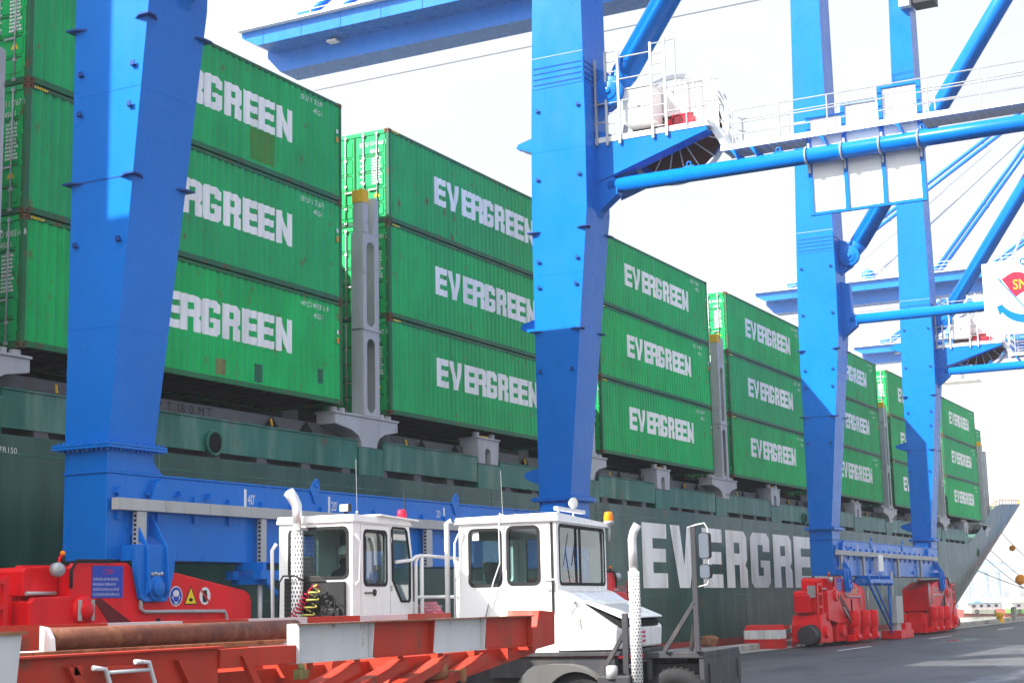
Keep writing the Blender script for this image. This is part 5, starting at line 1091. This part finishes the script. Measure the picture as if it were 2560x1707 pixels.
J = [(0, 0, 0), (0.02, 0, 0.25), (0.04, 0, 0.45), (0.06, 0, 0.56), (0.09, 0, 0.66), (0.10, 0, 0.78), (0.06, 0.19, 0.48), (0.16, 0.24, 0.25), (0.38, 0.18, 0.28), (0.06, -0.19, 0.48), (0.16, -0.24, 0.25), (0.38, -0.16, 0.28), (0.25, 0.1, 0.02), (0.48, 0.11, 0.0), (0.50, 0.11, -0.32), (0.25, -0.1, 0.02), (0.48, -0.11, 0.0), (0.50, -0.11, -0.32), (0.58, 0.11, -0.36), (0.58, -0.11, -0.36)]
Ed = [(0, 1), (1, 2), (2, 3), (3, 4), (4, 5), (2, 6), (6, 7), (7, 8), (2, 9), (9, 10), (10, 11), (0, 12), (12, 13), (13, 14), (0, 15), (15, 16), (16, 17), (14, 18), (17, 19)]
Rr = [0.14, (0.13, 0.12), (0.15, 0.11), 0.055, 0.085, 0.075, 0.06, 0.045, 0.03, 0.06, 0.045, 0.03, 0.08, 0.065, 0.045, 0.08, 0.065, 0.045, 0.04, 0.04]
bo = skin_body('body', J, Ed, Rr, 'dark_cloth', pr)
m = MB(); m.sphere((0.10, 0, 0.725), 0.088, 0, (1.05, 0.9, 1.25)); m.sphere((0.19, 0, 0.715), 0.02, 0, (1, 0.7, 1.3)); m.sphere((0.10, 0.085, 0.72), 0.025, 0, (0.7, 0.4, 1.2)); m.sphere((0.10, -0.085, 0.72), 0.025, 0, (0.7, 0.4, 1.2))
m.sphere((0.178, 0.032, 0.745), 0.009, 1, n=8, k=6); m.sphere((0.178, -0.032, 0.745), 0.009, 1, n=8, k=6); m.box(0.178, 0.19, -0.025, 0.025, 0.668, 0.674, 1)
m.build('face', ['skin', 'mark_black'], bo)
m = MB(); m.lathe((0.09, 0, 0.77), (0, 0, 1), [(0.135, 0.0), (0.125, 0.012), (0.12, 0.05), (0.10, 0.11), (0.05, 0.145), (0.001, 0.155)], 24); m.build('helmet', 'white_paint', bo)
m = MB(); m.sphere((0.04, 0, 0.66), 0.085, 0, (0.8, 0.95, 0.8)); m.build('hair', 'mark_black', bo)
for s in (1, -1):
    m = MB(); c = Vector((0.43, 0.17*s if s > 0 else -0.15, 0.29)); m.sphere(c, 0.045, 0, (1.1, 0.8, 0.5))
    for i, L_ in enumerate((0.055, 0.065, 0.06, 0.05)):
        y = c.y-0.027+0.018*i; m.path([(c.x+0.035, y, c.z), (c.x+0.035+L_*0.6, y, c.z-0.005), (c.x+0.03+L_, y, c.z-0.035)], [0.010, 0.009, 0.007], 8)
    m.path([(c.x, c.y-0.03*s, c.z), (c.x+0.03, c.y-0.055*s, c.z-0.01), (c.x+0.06, c.y-0.055*s, c.z-0.02)], [0.012, 0.010, 0.008], 8); m.build('hand', 'skin', bo)

# ------------------------------------------------------------------ foreground trailer chassis
tr = thing('container_trailer', 'orange red container trailer frame with red and white striped side rail in the foreground', 'trailer', (13, 10.5, 0))
def T(x, y): return x-13, y-10.5
ym = 9.36-10.5
def rail_seg(a, b, col, cap=False):
    a -= 13; b -= 13; m = MB(); z0, z1 = 1.555, 1.955
    m.box(a, b, ym+0.10, ym+0.115, z0+0.012, z1-0.012)
    m.box(a, b, ym, ym+0.115, z1-0.012, z1); m.prism([(a, ym+0.015), (b-0.02, ym+0.015), (b, ym+0.11), (b, ym+0.115), (a, ym+0.115)], 'z', z0, z0+0.012)
    m.prism([(a, z0), (a, z1), (b, z1), (b, z0+0.06), (b-0.10, z0)], 'y', ym+0.116, ym+0.13)
    if cap: m.prism([(ym+0.115, z0), (ym+0.115, z1), (ym-0.005, z1), (ym-0.03, z1-0.05), (ym-0.035, z0+0.05), (ym-0.02, z0)], 'x', a-0.012, a+0.004)
    m.prism([(ym+0.098, z0+0.013), (ym+0.098, z1-0.013), (ym+0.02, z1-0.013), (ym+0.05, z0+0.013)], 'x', b-0.012, b-0.002)
    r = m.build('side_rail', col, tr, bevel=0.004)
    m = MB(); m.box(a-0.012, b+0.001, ym-0.008, ym-0.00035, z1-0.016, z1+0.001); m.build('worn_edge', 'rust_edge', r); return r
for a, b, c, k_ in ((13.24, 14.735, 'rail_white', True), (14.74, 16.055, 'orange_red', False), (16.06, 17.315, 'rail_white', False), (17.32, 18.58, 'orange_red', False)): rail_seg(a, b, c, k_)
m = MB()
for i in range(8):
    a = 9.0+i*1.24-13+1.6; 
    m.box(a, a+1.24, 11.72-10.5, 11.85-10.5, 1.6, 2.0, i % 2)
m.build('side_rail', ['rail_white', 'orange_red'], tr)
m = MB(); m.prism([(18.585-13, 1.50), (19.25-13, 1.56), (19.27-13, 1.99), (18.80-13, 2.02), (18.72-13, 1.80), (18.585-13, 1.80)], 'y', ym+0.02, ym+0.5); m.box(18.62-13, 19.2-13, ym+0.52, 1.4, 1.6, 1.9); m.prism([(15.2-13, 1.05), (16.0-13, 1.08), (19.1-13, 1.45), (19.22-13, 1.55), (18.0-13, 1.545), (15.6-13, 1.53)], 'y', ym+0.25, ym+0.33)
m.build('gooseneck', 'orange_red', tr, bevel=0.01)
m = MB()
for y0, zt in ((9.36, 1.775), (11.2, 1.77)):
    y = y0-10.5
    m.box(7-13, 12.0-13, y+0.03, y+0.05, 0.95, zt-0.02); m.box(7-13, 12.0-13, y-0.04, y+0.12, zt-0.02, zt)
    m.box(12.0-13, 13.235-13, y+0.005, y+0.12, 1.565, zt-0.03); m.box(12.0-13, 16.8-13, y+0.53, y+0.55, 0.95, 1.5); m.box(7-13, 12.0-13, y-0.02, y+0.12, 0.93, 0.95)
m.build('main_beam', 'orange_red', tr, bevel=0.004)
for a in [7.4+0.62*i for i in range(9)]: MB().box(a-13, a-13+0.10, 9.5-10.5, 11.19-10.5, 1.62, 1.745).build('crossmember', 'orange_red', tr)
for a in [13.6+0.9*i for i in range(6)]: MB().box(a-13, a-13+0.12, 9.5-10.5, 11.7-10.5, 1.40, 1.55).build('crossmember', 'orange_red', tr)
m = MB(); m.box(9.2-13, 13.2-13, 9.5-10.5, 9.75-10.5, 1.75, 1.765); m.box(9.0-13, 13.4-13, 10.25-10.5, 10.5-10.5, 1.76, 1.775); m.box(9.0-13, 13.3-13, 9.52-10.5, 9.60-10.5, 1.766, 1.80); m.build('deck_strip', 'rust_edge', tr)
m = MB(); m.tube((10.32-13, 10.0-10.5, 1.885), (14.1-13, 10.0-10.5, 1.885), 0.105, 28); m.build('guide_pipe', 'rust_pipe', tr)
m = MB(); m.prism([(9.80-10.5, 1.75), (9.82-10.5, 1.90), (9.88-10.5, 1.99), (10.0-10.5, 2.01), (10.15-10.5, 1.96), (10.2-10.5, 1.75)], 'x', 10.24-13, 10.30-13); m.build('pipe_end_plate', 'cab_white', tr)
m = MB(); m.prism([(8.2-13, 1.1), (9.33-13, 1.3), (9.40-13, 1.955), (8.2-13, 1.955)], 'y', ym-0.05, ym-0.03); m.box(8.2-13, 9.42-13, ym-0.08, ym+0.1, 1.956, 1.975); pl_ = m.build('end_plate', 'rail_white', tr, bevel=0.006)
MB().box(8.2-13, 9.43-13, ym-0.085, ym-0.0815, 1.95, 1.977).build('worn_edge', 'rust_edge', pl_)
MB().box(7-13, 10.2-13, 9.9-10.5, 9.92-10.5, 1.80, 2.02).build('stop_plate', 'orange_red', tr)
for a in (13.05, 14.05, 15.05, 16.0):
    m = MB(); x = a-13
    m.hexa([(x, ym+0.03, 1.16), (x, ym+0.20, 1.16), (x+1.35, ym+0.20, 1.50), (x+1.35, ym+0.03, 1.50)], [(x, ym+0.03, 1.18), (x, ym+0.20, 1.18), (x+1.35, ym+0.20, 1.52), (x+1.35, ym+0.03, 1.52)])
    m.hexa([(x, ym+0.035, 1.06), (x, ym+0.05, 1.06), (x+1.42, ym+0.05, 1.42), (x+1.42, ym+0.035, 1.42)], [(x, ym+0.035, 1.159), (x, ym+0.05, 1.159), (x+1.36, ym+0.05, 1.50), (x+1.36, ym+0.035, 1.50)])
    m.build('brace', 'orange_red', tr)
for a in (9.95, 11.35, 12.3):
    m = MB(); x = a-13; m.hexa([(x, ym+0.02, 1.66), (x+0.09, ym+0.02, 1.66), (x+0.09, ym+0.029, 1.66), (x, ym+0.029, 1.66)], [(x, ym+0.02, 1.68), (x+0.09, ym+0.02, 1.68), (x+0.09, ym+0.029, 1.68), (x, ym+0.029, 1.68)])
    m.prism([(x, 1.67), (x+0.10, 1.67), (x+0.45, 1.2), (x+0.38, 1.15)], 'y', ym-0.03, ym+0.028); m.build('brace', 'orange_red', tr)
m = MB(); yl = ym-0.12
for pts in ([(10.14, 1.655), (10.29, 1.64), (10.50, 1.2), (10.5, 0.9)], [(10.66, 1.685), (10.84, 1.675), (11.05, 1.2), (11.05, .9)]): m.path([(x-13, yl, z) for x, z in pts], 0.022, 8)
for z in (1.61, 1.35, 1.05): m.tube((10.30-13+(1.63-z)*0.45, yl, z), (10.86-13+(1.63-z)*0.45, yl, z), 0.016, 8)
m.build('step_ladder', 'rail_white', tr)
m = MB(); m.box(10.31-13, 10.84-13, yl+0.02, yl+0.1, 1.63, 1.66); m.box(10.02-13, 10.13-13, yl+0.09, yl+0.12, 1.6, 1.68); m.build('ladder_bracket', 'orange_red', tr)
m = MB(); m.tube((13.28-13, ym-0.02, 1.50), (13.28-13, ym-0.02, 1.555), 0.04, 10); m.box(13.22-13, 13.36-13, ym-0.06, ym+0.04, 1.40, 1.50); m.build('twist_lock', 'patch_rust', tr, bevel=0.01)
m = MB(); m.tube((16.1-13, ym+0.35, 1.32), (16.35-13, ym+0.05, 1.34), 0.10, 16); m.tube((16.35-13, ym+0.05, 1.34), (16.6-13, ym-0.05, 1.33), 0.015, 8); m.box(16.55-13, 16.62-13, ym-0.07, ym-0.03, 1.2, 1.36); m.build('landing_crank', 'rust_edge', tr)
m = MB()
for x in (8.0, 8.9): pass
wheel(tr, 7.3-13, ym+0.1, 0.5, 0.5, 0.3, -1)

# ------------------------------------------------------------------ quay edge things
bar = thing('striped_barrier', 'red and white striped concrete crash block beside the first red crane bogie', 'barrier', (64.6, 20.9, 0))
m = MB(); m.box(0, 0.9, 0.0, 1.6, 0.0, 0.40, 0); m.box(0.0, 0.9, 0.0, 1.6, 0.403, 0.78, 1); m.hexa([(0, 0, 0.783), (0.9, 0, 0.783), (0.9, 1.6, 0.783), (0, 1.6, 0.783)], [(0.15, 0.1, 1.0), (0.8, 0.1, 1.0), (0.8, 1.5, 1.0), (0.15, 1.5, 1.0)], 0); m.build('block', ['barrier_red', 'barrier_white'], bar, bevel=0.02)
m = MB()
for i in range(6):
    x = 0.95+i*0.62; m.box(x, x+0.56, 0.02, 0.08, 0.82, 0.96, i % 2)
for x, c in ((2.0, 0), (2.9, 1), (3.8, 0)): m.box(x, x+0.14, 0.0, 0.1, 0.0, 0.80, c)
for i in range(4): m.box(3.0+i*0.0, 3.14, 0.35, 0.45, 0.2*i, 0.2*i+0.2, i % 2)
m.build('guard_rail', ['barrier_red', 'barrier_white'], bar)
def bollard(x, y, label, c='yellow_paint'):
    o = thing('mooring_bollard', label, 'bollard', (x, y, 0), 0, 'mooring bollards on the quay edge'); m = MB(); m.lathe((0, 0, 0.0), (0, 0, 1), [(0.42, 0), (0.42, 0.05), (0.26, 0.08), (0.22, 0.4), (0.34, 0.55), (0.36, 0.66), (0.2, 0.74), (0.001, 0.75)], 20); m.box(-0.5, 0.5, -0.16, 0.16, 0.42, 0.60); m.build('post', c, o)
bollard(119.3, 21.8, 'rust yellow mooring bollard standing on the quay edge at the far right')
bollard(58.0, 21.6, 'low mooring bollard on the kerb between truck and barrier', 'rust_edge'); bollard(178, 21.5, 'mooring bollard holding the bow ropes far along the quay')
o = MB().box(0, 0.8, 0, 0.3, 0, 1.0).box(-0.04, 0.84, -0.04, 0.34, 1.0, 1.06).build('power_pillar', 'concrete', bevel=0.02, loc=(124.4, 21.6, 0)); tag(o, 'pale concrete service pillar standing on the far quay edge', 'pillar')
def rope(p0, p1, sag, label):
    p0, p1 = Vector(p0), Vector(p1); n = 24; m = MB(); m.path([(p0-p0).lerp(p1-p0, i/n)+Vector((0, 0, -sag*4*(i/n)*(1-i/n))) for i in range(n+1)], 0.038, 6); o = m.build('mooring_rope', 'rope', loc=p0); tag(o, label, 'rope', 'mooring ropes of the bow'); return o
rope((139.5, hull_y(139.5, 7.2)-0.05, 7.2), (178, 21.5, 0.6), 1.2, 'highest mooring rope running from the bow flare to the quay')
rope((133.5, hull_y(133.5, 5.6)-0.05, 5.6), (178, 21.5, 0.55), 1.6, 'middle mooring rope running from the bow to the far quay')
rope((131.2, hull_y(131.2, 4.9)-0.05, 4.9), (152, 21.6, 0.4), 0.5, 'steep mooring rope ending behind the orange rat guard')
rope((128.6, hull_y(128.6, 3.9)-0.05, 3.9), (178, 21.5, 0.5), 0.5, 'lowest slack mooring rope from the bow')
for (x, y, z, r, lb) in ((137.5, 23.2, 3.2, 0.45, 'larger orange rat guard disc on the steep mooring rope'), (143.5, 24.7, 6.0, 0.28, 'small orange rat guard disc on the highest mooring rope')):
    m = MB(); m.lathe((0, 0, 0), (1, -0.1, -0.3), [(0.001, 0.06), (r*0.4, 0.05), (r, -0.03), (r, -0.06), (0.001, -0.0)], 22); o = m.build('rat_guard', 'mark_orange', loc=(x, y, z)); tag(o, lb, 'rat guard', 'rat guards on the ropes')

# ------------------------------------------------------------------ river boats and far port
mat('roof_blue', (0.22, 0.40, 0.55), 0.6)
mat('boat_cream', (0.55, 0.56, 0.45), 0.6, dirt=0.3)
def boat(x, y, L_, hullc, trim, label, rz=0.0, cabx=0.45, roof='boat_blue'):
    o = thing('river_boat', label, 'boat', (x, y, -2.6), rz, 'moored river boats')
    st = [(0, 1.7, 1.6), (0.12, 2.3, 1.5), (0.5, 2.5, 1.3), (0.8, 2.0, 1.7), (0.93, 1.0, 2.3), (1.0, 0.12, 2.9)]
    vs = []
    for t, hb, zt in st: vs += [(L_*t, -hb, zt), (L_*t-(0.5 if t > 0.9 else 0), -hb*0.7, -0.4), (L_*t-(0.5 if t > 0.9 else 0), hb*0.7, -0.4), (L_*t, hb, zt)]
    m = MB(); m.add(vs, [(4*i+j, 4*i+4+j, 4*i+5+j, 4*i+1+j) for i in range(5) for j in range(3)]+[(4*i+3, 4*i+7, 4*i+4, 4*i) for i in range(5)]+[(0, 1, 2, 3)], 0); m.build('hull', hullc, o)
    for sg in (-1, 1):
        m = MB(); m.add([p_ for t, hb, zt in st for p_ in ((L_*t, sg*(hb+0.03), zt+0.05), (L_*t, sg*(hb*0.93+0.04), zt-0.85))], [(2*i, 2*i+2, 2*i+3, 2*i+1) for i in range(5)], 0); m.build('gunwale', trim, o)
    c0 = L_*cabx-3.6; m = MB(); m.box(c0-1, c0+7.5, -1.7, 1.7, 1.2, 2.7); ch = m.build('cabin', 'boat_white', o)
    MB().box(c0-1.2, c0+7.8, -1.9, 1.9, 2.7, 2.85).box(c0+1.0, c0+2.6, -1.2, 1.2, 2.85, 3.2).build('cabin_roof', roof, ch)
    m = MB()
    for i in range(4): m.box(c0+0.1+1.8*i, c0+0.9+1.8*i, -1.72, -1.701, 1.9, 2.45)
    m.build('window', 'chassis_grey', ch)
    m = MB(); m.tube((c0+2.5, 0, 4.8), (c0+2.5, 0, 8.5), 0.06, 6); m.tube((c0+2.5, 0, 7.5), (c0+4.2, 0, 5.0), 0.03, 5); m.tube((L_*0.9, 0, 2), (L_*0.9, 0, 5.5), 0.05, 5); m.build('mast', 'far_grey', o)
    m = MB(); m.ring((L_*0.2, -2.5, 1.0), (0, 1, 0), 0.35, 0.12, 14, 6); m.ring((L_*0.55, -2.65, 0.9), (0, 1, 0), 0.35, 0.12, 14, 6); m.build('tyre_fender', 'black_rubber', o)
R6 = RD(-46.5)
boat(341.0, 70.5, 13.2, 'boat_red', 'boat_cream', 'river boat with cream side and blue cabin roof, nearest the ship bow', R6, 0.42, 'roof_blue')
boat(331.3, 60.3, 14, 'boat_red', 'boat_green', 'river boat with pale green side at the picture edge', R6, 0.45, 'boat_cream')
boat(352.0, 76.0, 13, 'boat_blue', 'boat_cream', 'dark blue hulled river boat mostly hidden behind the others', R6, 0.3, 'boat_white')
boat(372, 72.0, 16, 'boat_red', 'boat_white', 'white river boat moored farthest back with tall mast', R6, 0.5, 'boat_white')
fc = 0
for (x, y, s) in ((1500, 345, 1.0), (1580, 318, 1.1), (1700, 310, 0.9), (1880, 375, 1.2), (1980, 360, 1.0)):
    o = thing('harbour_crane', ['leftmost faint harbour crane on the far bank', 'second faint harbour crane on the far bank', 'third faint harbour crane, close beside a lower one', 'fourth faint harbour crane on the far bank, tallest', 'last faint harbour crane on the far bank'][fc], 'crane', (x, y, -2), 0, 'hazy harbour cranes on the far bank'); fc += 1
    m = MB(); h = 30*s
    for a in (0, 16*s):
        for c in (0, 14*s): m.box(a, a+1.5, c, c+1.5, 0, h)
    m.box(0, 17*s, 0, 15*s, h*0.55, h*0.6); m.box(-4, 20*s, -30*s, 40*s, h, h+2); m.tube((8*s, 7*s, h), (8*s, 7*s, h*1.5), 0.9, 6); m.tube((8*s, 7*s, h*1.5), (8*s, 38*s, h+2), 0.3, 5); m.tube((8*s, 7*s, h*1.5), (8*s, -28*s, h+2), 0.3, 5)
    m.build('gantry', 'far_blue', o)
fb = MB(); rr = random.Random(9)
fb.box(2080, 2110, -200, 900, -2.8, 3)
for i in range(90): y = -50+10*i; fb.box(2070+rr.uniform(-15, 10), 2110, y, y+rr.uniform(4, 12), -2.6, rr.uniform(4, 13))
o = fb.build('far_bank', 'far_grey'); tag(o, 'hazy low far bank with sheds', 'bank', kind='structure')

# ------------------------------------------------------------------ haze
hz = MB().box(-420, 2600, -900, 1500, -4.3, 75).build('haze', []) if False else None
me = MB().box(-420, 2300, -900, 1300, -4.3, 75); hme = bpy.data.meshes.new('haze'); hme.from_pydata(me.v, [], me.f)
hm_ = bpy.data.materials.new('haze'); hm_.use_nodes = True; n = hm_.node_tree.nodes; n.clear(); oo = n.new('ShaderNodeOutputMaterial'); pv = n.new('ShaderNodeVolumePrincipled')
pv.inputs['Color'].default_value = (0.93, 0.96, 1.0, 1); pv.inputs['Density'].default_value = 0.00035; pv.inputs['Anisotropy'].default_value = 0.2
hm_.node_tree.links.new(pv.outputs[0], oo.inputs['Volume']); hme.materials.append(hm_); ho = link('haze', hme); tag(ho, kind='stuff')
S.cycles.volume_bounces = 1; S.cycles.max_bounces = 8; S.cycles.transparent_max_bounces = 16
